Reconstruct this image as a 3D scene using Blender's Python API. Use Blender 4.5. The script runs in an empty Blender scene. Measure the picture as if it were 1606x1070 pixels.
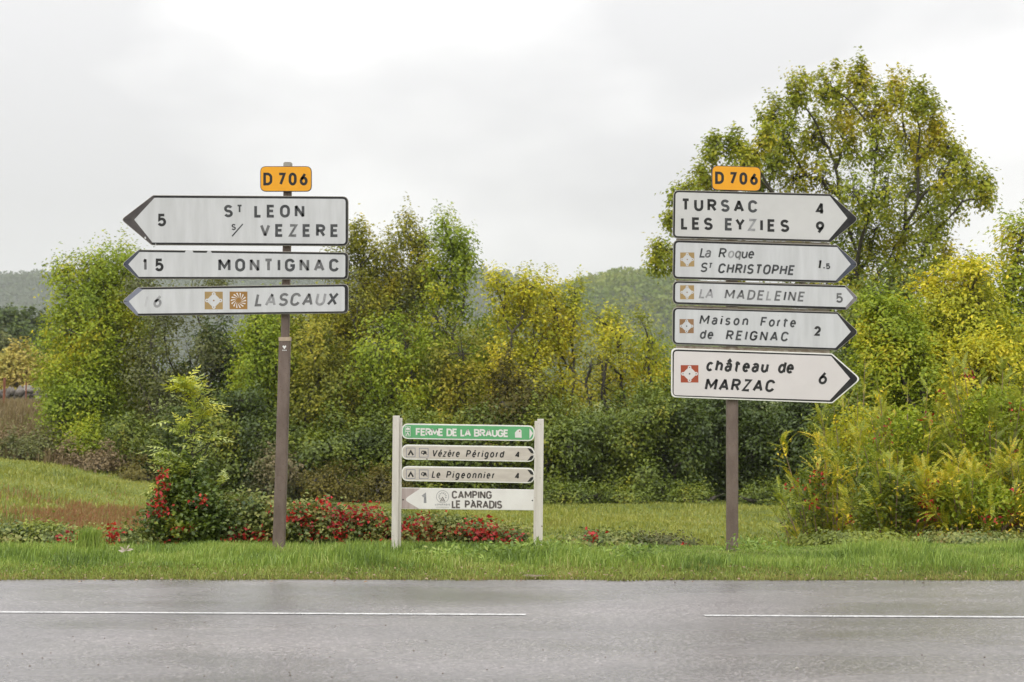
import bpy, math, random
import numpy as np

random.seed(7)
RNG = np.random.default_rng(11)
sc = bpy.context.scene
C = sc.collection
R = math.radians

# ------------------------------------------------------------------ camera
F = 3000.0            # focal length in photo pixels (photo 1606 x 1070)
CX, HY = 803.0, 620.0  # principal column, horizon row
EYE = 1.6
cam_d = bpy.data.cameras.new('camera')
cam = bpy.data.objects.new('camera', cam_d)
C.objects.link(cam)
cam.location = (0, 0, EYE)
cam.rotation_euler = (R(90), 0, 0)
cam_d.sensor_width = 36.0
cam_d.lens = 36.0 * F / 1606.0
cam_d.shift_y = (HY - 535.0) / 1606.0
cam_d.clip_start = 0.1
cam_d.clip_end = 9000
cam_d.dof.use_dof = True
cam_d.dof.focus_distance = 19.5
cam_d.dof.aperture_fstop = 4.5
sc.camera = cam

# ------------------------------------------------------------------ world, sun, exposure
SUN_EL, SUN_AZ = 48.0, 205.0   # sun behind the cloud, behind and left of the camera
w = bpy.data.worlds.new('World')
sc.world = w
w.use_nodes = True
nt = w.node_tree
for n in list(nt.nodes):
    nt.nodes.remove(n)
L_ = nt.links.new


def wn(t, **kw):
    n = nt.nodes.new(t)
    for k, v in kw.items():
        setattr(n, k, v)
    return n


out = wn('ShaderNodeOutputWorld')
bg = wn('ShaderNodeBackground')
bg.inputs['Strength'].default_value = 0.1
sky = wn('ShaderNodeTexSky', sky_type='NISHITA')
sky.sun_disc = False
sky.sun_elevation = R(SUN_EL)
sky.sun_rotation = R(SUN_AZ)
tc = wn('ShaderNodeTexCoord')
mp = wn('ShaderNodeMapping')
mp.inputs['Scale'].default_value = (1.0, 1.0, 2.2)
mp.inputs['Location'].default_value = (3.1, 0.4, 1.7)
nz = wn('ShaderNodeTexNoise')
nz.inputs['Scale'].default_value = 4.2
nz.inputs['Detail'].default_value = 4.0
nz.inputs['Roughness'].default_value = 0.45
rp = wn('ShaderNodeValToRGB')
rp.color_ramp.elements[0].position = 0.40
rp.color_ramp.elements[0].color = (0.80, 0.795, 0.805, 1)
rp.color_ramp.elements[1].position = 0.60
rp.color_ramp.elements[1].color = (1.06, 1.05, 1.045, 1)
sepx = wn('ShaderNodeSeparateXYZ')
mr = wn('ShaderNodeMapRange')
mr.inputs['From Min'].default_value = 0.1
mr.inputs['From Max'].default_value = 1.0
mr.inputs['To Min'].default_value = 9.5
mr.inputs['To Max'].default_value = 27.0
vm = wn('ShaderNodeVectorMath', operation='SCALE')
mix = wn('ShaderNodeMix', data_type='RGBA')
mix.inputs[0].default_value = 0.97
L_(tc.outputs['Generated'], mp.inputs['Vector'])
L_(mp.outputs[0], nz.inputs['Vector'])
L_(nz.outputs['Fac'], rp.inputs[0])
L_(tc.outputs['Generated'], sepx.inputs[0])
L_(sepx.outputs['Z'], mr.inputs['Value'])
L_(rp.outputs[0], vm.inputs[0])
L_(mr.outputs[0], vm.inputs['Scale'])
L_(sky.outputs[0], mix.inputs[6])
L_(vm.outputs[0], mix.inputs[7])
L_(mix.outputs[2], bg.inputs['Color'])
L_(bg.outputs[0], out.inputs['Surface'])

sun_d = bpy.data.lights.new('sun', 'SUN')
sun_d.energy = 1.4
sun_d.angle = R(25)
sun_d.color = (1.0, 0.97, 0.92)
sun = bpy.data.objects.new('sun', sun_d)
C.objects.link(sun)
_az, _el = R(SUN_AZ), R(SUN_EL)
sdir = (math.sin(_az) * math.cos(_el), math.cos(_az) * math.cos(_el), math.sin(_el))
import mathutils
sun.rotation_euler = mathutils.Vector(sdir).to_track_quat('Z', 'Y').to_euler()

sc.view_settings.view_transform = 'Standard'
sc.view_settings.look = 'None'
sc.view_settings.gamma = 1.0
sc.view_settings.use_curve_mapping = False
sc.view_settings.exposure = 0.0
sc.cycles.use_denoising = True
sc.cycles.max_bounces = 8
sc.cycles.diffuse_bounces = 4
sc.cycles.glossy_bounces = 3
sc.cycles.transmission_bounces = 4
sc.cycles.volume_bounces = 1
sc.cycles.transparent_max_bounces = 8

# ------------------------------------------------------------------ helpers


def at(px, py, Y):
    """world point seen at photo pixel (px, py) at distance Y"""
    return ((px - CX) / F * Y, Y, EYE - (py - HY) / F * Y)


def sst(a, b, x):
    t = np.clip((np.asarray(x, float) - a) / (b - a), 0, 1)
    return t * t * (3 - 2 * t)


def terrain(X, Y):
    X = np.asarray(X, float)
    Y = np.asarray(Y, float)
    z = -0.03 + 0.045 * sst(16.45, 17.3, Y)
    keep = sst(3.9, 6.2, X) * (1 - sst(26, 33, Y))
    z = z - 1.46 * sst(19.7, 29, Y) * (1 - 0.85 * keep)
    z = z + 1.25 * sst(-6, -16, X) * sst(38, 57, Y)
    z = z + 1.3 * sst(57, 72, Y) * sst(-9, -15, X)
    z = z + 1.0 * sst(80, 125, Y) * sst(-9, -20, X)
    z = z + 0.05 * np.sin(X * 0.9 + 1.3) * np.sin(Y * 0.55) * sst(21, 30, Y)
    z = z + 0.02 * np.sin(X * 1.7) * np.sin(Y * 2.1 + X) * sst(17, 18, Y)
    return z


def gz(x, y):
    return float(terrain(x, y))


def props(o, label=None, cat=None, group=None, kind=None):
    if label:
        o['label'] = label
    if cat:
        o['category'] = cat
    if group:
        o['group'] = group
    if kind:
        o['kind'] = kind
    return o


def empty(name, loc, label, cat, group=None):
    o = bpy.data.objects.new(name, None)
    o.empty_display_size = 0.2
    C.objects.link(o)
    o.location = loc
    return props(o, label, cat, group)


def mesh_np(name, V, T, mats, smooth=False, midx=None):
    """triangle mesh from numpy arrays"""
    V = np.asarray(V, np.float32).reshape(-1, 3)
    T = np.asarray(T, np.int32).reshape(-1, 3)
    me = bpy.data.meshes.new(name)
    me.vertices.add(len(V))
    me.vertices.foreach_set('co', V.ravel())
    me.loops.add(len(T) * 3)
    me.loops.foreach_set('vertex_index', T.ravel())
    me.polygons.add(len(T))
    me.polygons.foreach_set('loop_start', np.arange(0, len(T) * 3, 3, dtype=np.int32))
    me.polygons.foreach_set('loop_total', np.full(len(T), 3, np.int32))
    if smooth:
        me.polygons.foreach_set('use_smooth', np.ones(len(T), bool))
    if not isinstance(mats, (list, tuple)):
        mats = [mats]
    for m in mats:
        me.materials.append(m)
    if midx is not None:
        me.polygons.foreach_set('material_index', np.asarray(midx, np.int32))
    me.update(calc_edges=True)
    return me


def obj(name, me, parent=None, loc=None):
    o = bpy.data.objects.new(name, me)
    if parent is not None and name in ('crown', 'branches', 'leaves', 'red_leaves', 'yellow_leaves', 'stems', 'fronds', 'inner_leaves', 'coloured_leaves'):
        o['kind'] = 'stuff'
    C.objects.link(o)
    if parent is not None:
        o.parent = parent
    if loc is not None:
        o.location = loc
    return o


class MB:
    """polygon collector"""

    def __init__(s):
        s.v, s.f, s.m = [], [], []

    def poly(s, pts, m=0):
        b = len(s.v)
        s.v += [tuple(p) for p in pts]
        s.f.append(tuple(range(b, b + len(pts))))
        s.m.append(m)

    def prism(s, pts, y0, y1, m=0):
        """pts: (x,z) outline, extruded along y from y0 (front) to y1 (back)"""
        n = len(pts)
        b = len(s.v)
        s.v += [(x, y0, z) for x, z in pts] + [(x, y1, z) for x, z in pts]
        s.f.append(tuple(range(b, b + n)))
        s.f.append(tuple(range(b + 2 * n - 1, b + n - 1, -1)))
        for i in range(n):
            j = (i + 1) % n
            s.f.append((b + i, b + n + i, b + n + j, b + j))
        s.m += [m] * (n + 2)

    def box(s, a, c, m=0):
        x0, y0, z0 = a
        x1, y1, z1 = c
        s.prism([(x0, z0), (x1, z0), (x1, z1), (x0, z1)], y0, y1, m)

    def build(s, name, mats, parent=None, loc=None, bevel=0, smooth=False):
        me = bpy.data.meshes.new(name)
        me.from_pydata(s.v, [], s.f)
        if not isinstance(mats, (list, tuple)):
            mats = [mats]
        for m in mats:
            me.materials.append(m)
        me.polygons.foreach_set('material_index', s.m)
        if smooth:
            me.polygons.foreach_set('use_smooth', [True] * len(s.f))
        me.update()
        o = obj(name, me, parent, loc)
        import bmesh
        bm = bmesh.new()
        bm.from_mesh(me)
        bmesh.ops.recalc_face_normals(bm, faces=bm.faces)
        bm.to_mesh(me)
        bm.free()
        if bevel:
            b = o.modifiers.new('bevel', 'BEVEL')
            b.width = bevel
            b.segments = 2
            b.limit_method = 'ANGLE'
        return o


# ------------------------------------------------------------------ materials
MATS = {}


def newmat(name):
    m = bpy.data.materials.new(name)
    m.use_nodes = True
    t = m.node_tree
    for n in list(t.nodes):
        t.nodes.remove(n)
    o = t.nodes.new('ShaderNodeOutputMaterial')
    MATS[name] = m
    return m, t, o


def nd(t, typ, **kw):
    n = t.nodes.new(typ)
    for k, v in kw.items():
        if k.startswith('i_'):
            n.inputs[k[2:].replace('_', ' ')].default_value = v
        else:
            setattr(n, k, v)
    return n


def ramp(t, stops, interp='LINEAR'):
    r = t.nodes.new('ShaderNodeValToRGB')
    cr = r.color_ramp
    cr.interpolation = interp
    while len(cr.elements) < len(stops):
        cr.elements.new(0.5)
    for e, (p, c) in zip(cr.elements, stops):
        e.position = p
        e.color = (c[0], c[1], c[2], 1)
    return r


def leafmat(name, cols, scale=0.55, spread=0.5, bias=0.0, trans=0.30, gloss=0.018):
    """leaf colours: broad patches + one random tone per leaf"""
    m, t, o = newmat(name)
    if 'blades' not in name and 'weeds' not in name:
        spread *= 0.62
    g = nd(t, 'ShaderNodeNewGeometry')
    n1 = nd(t, 'ShaderNodeTexNoise', i_Scale=scale, i_Detail=3.0, i_Roughness=0.6)
    t.links.new(g.outputs['Position'], n1.inputs['Vector'])
    a = nd(t, 'ShaderNodeMath', operation='MULTIPLY_ADD')
    a.inputs[1].default_value = 1.5
    a.inputs[2].default_value = -0.25 - spread * 0.5 + bias
    t.links.new(n1.outputs['Fac'], a.inputs[0])
    b = nd(t, 'ShaderNodeMath', operation='MULTIPLY_ADD')
    b.inputs[1].default_value = spread
    t.links.new(g.outputs['Random Per Island'], b.inputs[0])
    t.links.new(a.outputs[0], b.inputs[2])
    if 'verge' in name:
        cols = [(min(c[0] * 1.36, .7), min(c[1] * 1.27, .65), c[2] * 1.15) for c in cols]
    elif not any(q in name for q in ('far', 'meadow', 'weeds', 'bank', 'bramble')):
        cols = [(min(c[0] * 1.62, .7), min(c[1] * 1.45, .65), c[2] * 0.78) for c in cols]
    k = len(cols)
    r = ramp(t, [(i / (k - 1) * 0.9 + 0.05, c) for i, c in enumerate(cols)])
    t.links.new(b.outputs[0], r.inputs[0])
    # tone change per leaf
    h = nd(t, 'ShaderNodeHueSaturation')
    mv = nd(t, 'ShaderNodeMath', operation='MULTIPLY')
    mv.inputs[1].default_value = 91.7
    fr = nd(t, 'ShaderNodeMath', operation='FRACT')
    mr_ = nd(t, 'ShaderNodeMapRange')
    mr_.inputs['To Min'].default_value = 0.84
    mr_.inputs['To Max'].default_value = 1.14
    t.links.new(g.outputs['Random Per Island'], mv.inputs[0])
    t.links.new(mv.outputs[0], fr.inputs[0])
    t.links.new(fr.outputs[0], mr_.inputs['Value'])
    t.links.new(mr_.outputs[0], h.inputs['Value'])
    t.links.new(r.outputs[0], h.inputs['Color'])
    d = nd(t, 'ShaderNodeBsdfDiffuse')
    tr = nd(t, 'ShaderNodeBsdfTranslucent')
    gl = nd(t, 'ShaderNodeBsdfGlossy', i_Roughness=0.45)
    gl.inputs['Color'].default_value = (0.9, 0.95, 1, 1)
    m1 = nd(t, 'ShaderNodeMixShader')
    m1.inputs[0].default_value = trans
    m2 = nd(t, 'ShaderNodeMixShader')
    m2.inputs[0].default_value = gloss
    for q in (d, tr):
        t.links.new(h.outputs[0], q.inputs['Color'])
    t.links.new(d.outputs[0], m1.inputs[1])
    t.links.new(tr.outputs[0], m1.inputs[2])
    t.links.new(m1.outputs[0], m2.inputs[1])
    t.links.new(gl.outputs[0], m2.inputs[2])
    t.links.new(m2.outputs[0], o.inputs['Surface'])
    return m


def surf(name, c1, c2=None, scale=5.0, rough=0.6, metal=0.0, bump=0.0, bscale=40.0, detail=5.0, spec=0.5,
         stops=(0.35, 0.65), stretch=None, speck=None):
    """noise-mixed principled surface in object coordinates"""
    m, t, o = newmat(name)
    p = nd(t, 'ShaderNodeBsdfPrincipled', i_Roughness=rough, i_Metallic=metal)
    p.inputs['Specular IOR Level'].default_value = spec
    tcx = nd(t, 'ShaderNodeTexCoord')
    vec = tcx.outputs['Object']
    if stretch:
        mp_ = nd(t, 'ShaderNodeMapping')
        mp_.inputs['Scale'].default_value = stretch
        t.links.new(vec, mp_.inputs['Vector'])
        vec = mp_.outputs[0]
    n1 = nd(t, 'ShaderNodeTexNoise', i_Scale=scale, i_Detail=detail, i_Roughness=0.6)
    t.links.new(vec, n1.inputs['Vector'])
    r = ramp(t, [(stops[0], c1), (stops[1], c2 or c1)])
    t.links.new(n1.outputs['Fac'], r.inputs[0])
    colout = r.outputs[0]
    if speck:
        sscale, thr, scol = speck
        n3 = nd(t, 'ShaderNodeTexNoise', i_Scale=sscale, i_Detail=2.0)
        t.links.new(tcx.outputs['Object'], n3.inputs['Vector'])
        r3 = ramp(t, [(thr, (0, 0, 0)), (thr + 0.05, (1, 1, 1))])
        t.links.new(n3.outputs['Fac'], r3.inputs[0])
        mx = nd(t, 'ShaderNodeMix', data_type='RGBA')
        t.links.new(r3.outputs[0], mx.inputs[0])
        t.links.new(colout, mx.inputs[6])
        mx.inputs[7].default_value = (*scol, 1)
        colout = mx.outputs[2]
    t.links.new(colout, p.inputs['Base Color'])
    if bump:
        n2 = nd(t, 'ShaderNodeTexNoise', i_Scale=bscale, i_Detail=4.0)
        t.links.new(tcx.outputs['Object'], n2.inputs['Vector'])
        b = nd(t, 'ShaderNodeBump', i_Strength=bump, i_Distance=0.01)
        t.links.new(n2.outputs['Fac'], b.inputs['Height'])
        t.links.new(b.outputs[0], p.inputs['Normal'])
    t.links.new(p.outputs[0], o.inputs['Surface'])
    return m


M = {}
M['rust_post'] = surf('brown_painted_steel', (0.105, 0.074, 0.058), (0.165, 0.122, 0.10), 9, 0.62, bump=0.35, bscale=90,
                      stretch=(1, 1, 0.35), speck=(60, 0.63, (0.10, 0.055, 0.035)))
M['beige_band'] = surf('beige_band', (0.42, 0.33, 0.24), (0.35, 0.27, 0.2), 20, 0.6)
M['panel_back'] = surf('grey_aluminium', (0.36, 0.34, 0.30), (0.30, 0.28, 0.24), 12, 0.5, metal=0.3)
M['rail'] = surf('weathered_rail', (0.26, 0.20, 0.14), (0.45, 0.40, 0.33), 14, 0.7)
M['rim_white'] = surf('white_rim', (0.78, 0.77, 0.72), (0.70, 0.69, 0.64), 8, 0.5)
M['blk'] = surf('black_border_film', (0.016, 0.016, 0.017), (0.035, 0.034, 0.034), 12, 0.55, spec=0.2)
M['blue_blk'] = surf('faded_blue_black_film', (0.055, 0.062, 0.085), (0.085, 0.09, 0.11), 9, 0.5, spec=0.2)
M['grey_blk'] = surf('scuffed_grey_film', (0.13, 0.12, 0.13), (0.24, 0.22, 0.22), 14, 0.6)
M['violet_blk'] = surf('faded_violet_film', (0.14, 0.15, 0.20), (0.19, 0.20, 0.25), 9, 0.5)
M['dark_blk'] = surf('dark_brown_film', (0.06, 0.052, 0.052), (0.095, 0.085, 0.082), 9, 0.5, spec=0.2)
M['face'] = surf('retroreflective_white', (0.475, 0.48, 0.485), (0.55, 0.555, 0.565), 3.0, 0.45, stretch=(4, 1, 0.5), speck=(70, 0.74, (0.40, 0.38, 0.34)))
M['face_warm'] = surf('retroreflective_warm_white', (0.50, 0.495, 0.485), (0.545, 0.54, 0.53), 3.0, 0.45, speck=(70, 0.74, (0.4, 0.38, 0.34)))
M['face_pink'] = surf('reflective_pinkish_white', (0.575, 0.54, 0.53), (0.615, 0.58, 0.57), 3.0, 0.45)
M['face_beige'] = surf('aged_beige_film', (0.46, 0.41, 0.36), (0.54, 0.49, 0.43), 6.0, 0.5, stretch=(1, 1, 3))
M['face_new'] = surf('clean_white_film', (0.64, 0.61, 0.58), (0.70, 0.68, 0.65), 5.0, 0.45)
M['stained'] = surf('stained_brown_grey_film', (0.33, 0.26, 0.24), (0.42, 0.35, 0.33), 30, 0.6, stretch=(1, 1, 0.1))
M['orange'] = surf('orange_film', (0.72, 0.31, 0.004), (0.78, 0.35, 0.006), 6, 0.42)
M['green'] = surf('green_film', (0.085, 0.32, 0.125), (0.11, 0.36, 0.155), 10, 0.45, stretch=(1, 1, 0.3))
M['ink0'] = surf('black_lettering', (0.02, 0.02, 0.02), (0.04, 0.04, 0.04), 40, 0.5, spec=0.2)
M['ink1'] = surf('charcoal_lettering', (0.045, 0.047, 0.050), (0.085, 0.087, 0.09), 28, 0.5, spec=0.2)
M['ink2'] = surf('faded_grey_lettering', (0.09, 0.09, 0.092), (0.16, 0.16, 0.162), 26, 0.5)
M['ink3'] = surf('worn_pale_lettering', (0.19, 0.19, 0.195), (0.32, 0.32, 0.325), 24, 0.5)
M['ink4'] = surf('ghost_lettering', (0.42, 0.42, 0.43), (0.49, 0.49, 0.50), 24, 0.5)
M['ink_brown'] = surf('dark_brown_lettering', (0.085, 0.07, 0.065), (0.13, 0.11, 0.10), 26, 0.5)
M['tan'] = surf('tan_symbol_ground', (0.30, 0.20, 0.075), (0.35, 0.24, 0.10), 10, 0.5)
M['ochre'] = surf('ochre_symbol_ground', (0.26, 0.13, 0.025), (0.31, 0.16, 0.04), 10, 0.5)
M['brown_sq'] = surf('brown_symbol_ground', (0.22, 0.12, 0.05), (0.27, 0.15, 0.07), 10, 0.5)
M['red_sq'] = surf('red_brown_symbol_ground', (0.28, 0.045, 0.015), (0.33, 0.06, 0.02), 10, 0.5)
M['alu_post'] = surf('pale_aluminium_post', (0.56, 0.52, 0.47), (0.66, 0.62, 0.57), 6, 0.42, metal=0.15, stretch=(4, 4, 0.4),
                     speck=(28, 0.70, (0.30, 0.26, 0.21)))
M['bark'] = surf('grey_brown_bark', (0.04, 0.034, 0.024), (0.085, 0.074, 0.055), 6, 0.9, bump=0.5, bscale=20)
M['dark_bark'] = surf('wet_dark_bark', (0.022, 0.017, 0.014), (0.045, 0.037, 0.03), 6, 0.8, bump=0.4, bscale=20)
M['twig'] = surf('dry_stem', (0.18, 0.11, 0.07), (0.28, 0.2, 0.13), 9, 0.8)
M['stone'] = surf('rubble_stone', (0.08, 0.068, 0.058), (0.17, 0.15, 0.13), 4, 0.9, bump=0.5, bscale=15)
M['pale_stone'] = surf('pale_stone', (0.30, 0.28, 0.25), (0.40, 0.38, 0.34), 4, 0.9)
M['rust'] = surf('rusty_iron', (0.16, 0.055, 0.03), (0.24, 0.09, 0.05), 12, 0.8)
M['paint'] = surf('white_road_paint', (0.36, 0.36, 0.355), (0.60, 0.60, 0.59), 9, 0.45, bump=0.4, bscale=200, spec=0.5,
                  speck=(45, 0.60, (0.10, 0.10, 0.10)))
M['heart'] = surf('white_sticker', (0.7, 0.7, 0.68), None, 5, 0.5)

G_D = (0.022, 0.042, 0.008)
G_M = (0.055, 0.095, 0.014)
G_L = (0.115, 0.175, 0.022)
YG = (0.23, 0.27, 0.028)
YE = (0.44, 0.38, 0.035)
OR = (0.42, 0.21, 0.03)
GY = (0.105, 0.125, 0.055)
M['lf_bright'] = leafmat('leaves_bright_green', [G_M, G_L, (0.17, 0.24, 0.025), YG, YE], 0.5, 0.6, 0.0)
M['lf_yellow'] = leafmat('leaves_yellowing', [G_M, (0.16, 0.20, 0.025), YG, (0.36, 0.36, 0.035), (0.5, 0.38, 0.04)], 0.6, 0.6, 0.08)
M['lf_olive'] = leafmat('leaves_olive', [G_M, (0.10, 0.12, 0.022), (0.16, 0.18, 0.03), (0.24, 0.24, 0.04), (0.34, 0.28, 0.04)], 0.6, 0.65, -0.02)
M['lf_dark'] = leafmat('leaves_dark_green', [(0.024, 0.040, 0.009), (0.034, 0.054, 0.011), (0.042, 0.072, 0.014), (0.075, 0.11, 0.02), (0.13, 0.15, 0.03)], 0.7, 0.55, -0.02, gloss=0.03)
M['lf_grey'] = leafmat('leaves_grey_green', [(0.045, 0.055, 0.025), (0.07, 0.085, 0.035), GY, (0.15, 0.17, 0.06)], 0.7, 0.6, 0.0, gloss=0.03)
M['lf_hedge'] = leafmat('leaves_hedge_green', [(0.036, 0.060, 0.010), (0.060, 0.092, 0.014), (0.092, 0.135, 0.02), (0.14, 0.18, 0.028), (0.24, 0.23, 0.03)], 0.8, 0.6, -0.03, gloss=0.03)
M['lf_brownish'] = leafmat('leaves_brown_olive', [(0.04, 0.048, 0.016), (0.07, 0.072, 0.022), (0.10, 0.09, 0.028), (0.13, 0.125, 0.035)], 0.8, 0.6, 0.0)
M['lf_big'] = leafmat('leaves_tall_tree', [(0.08, 0.12, 0.018), (0.13, 0.18, 0.025), (0.19, 0.235, 0.03), (0.28, 0.28, 0.03), (0.38, 0.32, 0.03)], 0.35, 0.55, 0.03)
M['lf_autumn'] = leafmat('leaves_autumn_yellow', [(0.22, 0.24, 0.03), (0.38, 0.32, 0.035), (0.5, 0.36, 0.04), (0.5, 0.26, 0.04)], 0.7, 0.6, 0.0)
M['lf_vine'] = leafmat('leaves_far_yellow', [(0.24, 0.25, 0.05), (0.38, 0.34, 0.07), (0.50, 0.40, 0.09), (0.40, 0.28, 0.10)], 0.3, 0.6, 0.0)
M['lf_ash'] = leafmat('leaves_sapling', [(0.12, 0.17, 0.05), (0.17, 0.24, 0.055), (0.26, 0.32, 0.06), (0.38, 0.38, 0.05)], 1.1, 0.5, 0.0, gloss=0.10)
M['lf_frond'] = leafmat('leaves_fine_fronds', [(0.07, 0.11, 0.02), (0.12, 0.17, 0.025), (0.19, 0.235, 0.03), (0.29, 0.30, 0.035), (0.42, 0.34, 0.04)], 0.9, 0.75, 0.08, gloss=0.03)
M['lf_frond_grey'] = leafmat('leaves_grey_fronds', [(0.08, 0.115, 0.035), (0.125, 0.17, 0.045), (0.18, 0.225, 0.05), (0.25, 0.28, 0.05)], 0.8, 0.55, 0.0, gloss=0.03)
M['lf_ivy'] = leafmat('leaves_ivy', [(0.022, 0.045, 0.010), (0.045, 0.080, 0.014), (0.085, 0.13, 0.022), (0.17, 0.20, 0.035)], 2.0, 0.6, 0.0, gloss=0.03)
M['lf_bramble'] = leafmat('leaves_bramble', [(0.05, 0.085, 0.02), (0.11, 0.15, 0.03), (0.20, 0.235, 0.05), (0.32, 0.32, 0.08), (0.30, 0.15, 0.05)], 2.5, 0.65, 0.0, gloss=0.03)
M['lf_red'] = leafmat('leaves_crimson', [(0.10, 0.008, 0.012), (0.20, 0.012, 0.018), (0.34, 0.02, 0.025), (0.30, 0.06, 0.03)], 3.0, 0.7, 0.0, gloss=0.03)
M['lf_dryred'] = leafmat('weeds_rust_red', [(0.24, 0.24, 0.06), (0.30, 0.17, 0.07), (0.34, 0.14, 0.07), (0.26, 0.26, 0.07)], 0.5, 0.8, 0.0)
M['lf_tawny'] = leafmat('bank_dry_growth', [(0.13, 0.11, 0.045), (0.21, 0.15, 0.075), (0.28, 0.21, 0.11), (0.22, 0.22, 0.07)], 0.6, 0.7, 0.0)
M['lf_rank'] = leafmat('bank_scrub', [(0.09, 0.10, 0.04), (0.13, 0.14, 0.05), (0.19, 0.16, 0.07), (0.24, 0.18, 0.10)], 0.6, 0.7, 0.0)
M['gr_verge'] = leafmat('verge_grass_blades', [(0.05, 0.085, 0.02), (0.10, 0.165, 0.03), (0.17, 0.26, 0.045), (0.24, 0.32, 0.07), (0.30, 0.31, 0.12)], 0.9, 0.42, 0.0, gloss=0.03)
M['gr_edge'] = leafmat('verge_edge_blades', [(0.12, 0.12, 0.04), (0.16, 0.19, 0.045), (0.20, 0.25, 0.05), (0.27, 0.21, 0.10)], 1.5, 0.8, 0.0)
M['gr_field'] = leafmat('meadow_blades', [(0.13, 0.165, 0.03), (0.23, 0.26, 0.04), (0.33, 0.335, 0.055), (0.36, 0.34, 0.09)], 0.45, 0.45, 0.0, gloss=0.03)
M['forest_mid'] = leafmat('forest_canopy', [(0.05, 0.085, 0.02), (0.085, 0.135, 0.025), (0.14, 0.18, 0.035), (0.22, 0.21, 0.04)], 0.02, 0.3, 0.0)
M['forest_far'] = leafmat('far_forest_canopy', [(0.035, 0.055, 0.022), (0.055, 0.08, 0.03), (0.09, 0.115, 0.04)], 0.01, 0.3, 0.0)
M['hill'] = surf('hill_ground', (0.03, 0.045, 0.015), (0.05, 0.07, 0.025), 0.02, 0.95)


def ground_mat():
    m, t, o = newmat('field_soil_and_turf')
    p = nd(t, 'ShaderNodeBsdfPrincipled', i_Roughness=0.95)
    p.inputs['Specular IOR Level'].default_value = 0.2
    g = nd(t, 'ShaderNodeNewGeometry')
    n1 = nd(t, 'ShaderNodeTexNoise', i_Scale=0.45, i_Detail=6.0, i_Roughness=0.65)
    n2 = nd(t, 'ShaderNodeTexNoise', i_Scale=14.0, i_Detail=4.0, i_Roughness=0.7)
    t.links.new(g.outputs['Position'], n1.inputs['Vector'])
    t.links.new(g.outputs['Position'], n2.inputs['Vector'])
    r1 = ramp(t, [(0.3, (0.10, 0.12, 0.03)), (0.5, (0.145, 0.18, 0.035)), (0.7, (0.20, 0.22, 0.05))])
    r2 = ramp(t, [(0.3, (0.45, 0.42, 0.36)), (0.6, (1, 1, 1))])
    t.links.new(n1.outputs['Fac'], r1.inputs[0])
    t.links.new(n2.outputs['Fac'], r2.inputs[0])
    mx = nd(t, 'ShaderNodeMix', data_type='RGBA', blend_type='MULTIPLY')
    mx.inputs[0].default_value = 0.8
    t.links.new(r1.outputs[0], mx.inputs[6])
    t.links.new(r2.outputs[0], mx.inputs[7])
    t.links.new(mx.outputs[2], p.inputs['Base Color'])
    b = nd(t, 'ShaderNodeBump', i_Strength=0.6, i_Distance=0.05)
    t.links.new(n2.outputs['Fac'], b.inputs['Height'])
    t.links.new(b.outputs[0], p.inputs['Normal'])
    t.links.new(p.outputs[0], o.inputs['Surface'])
    return m


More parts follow.
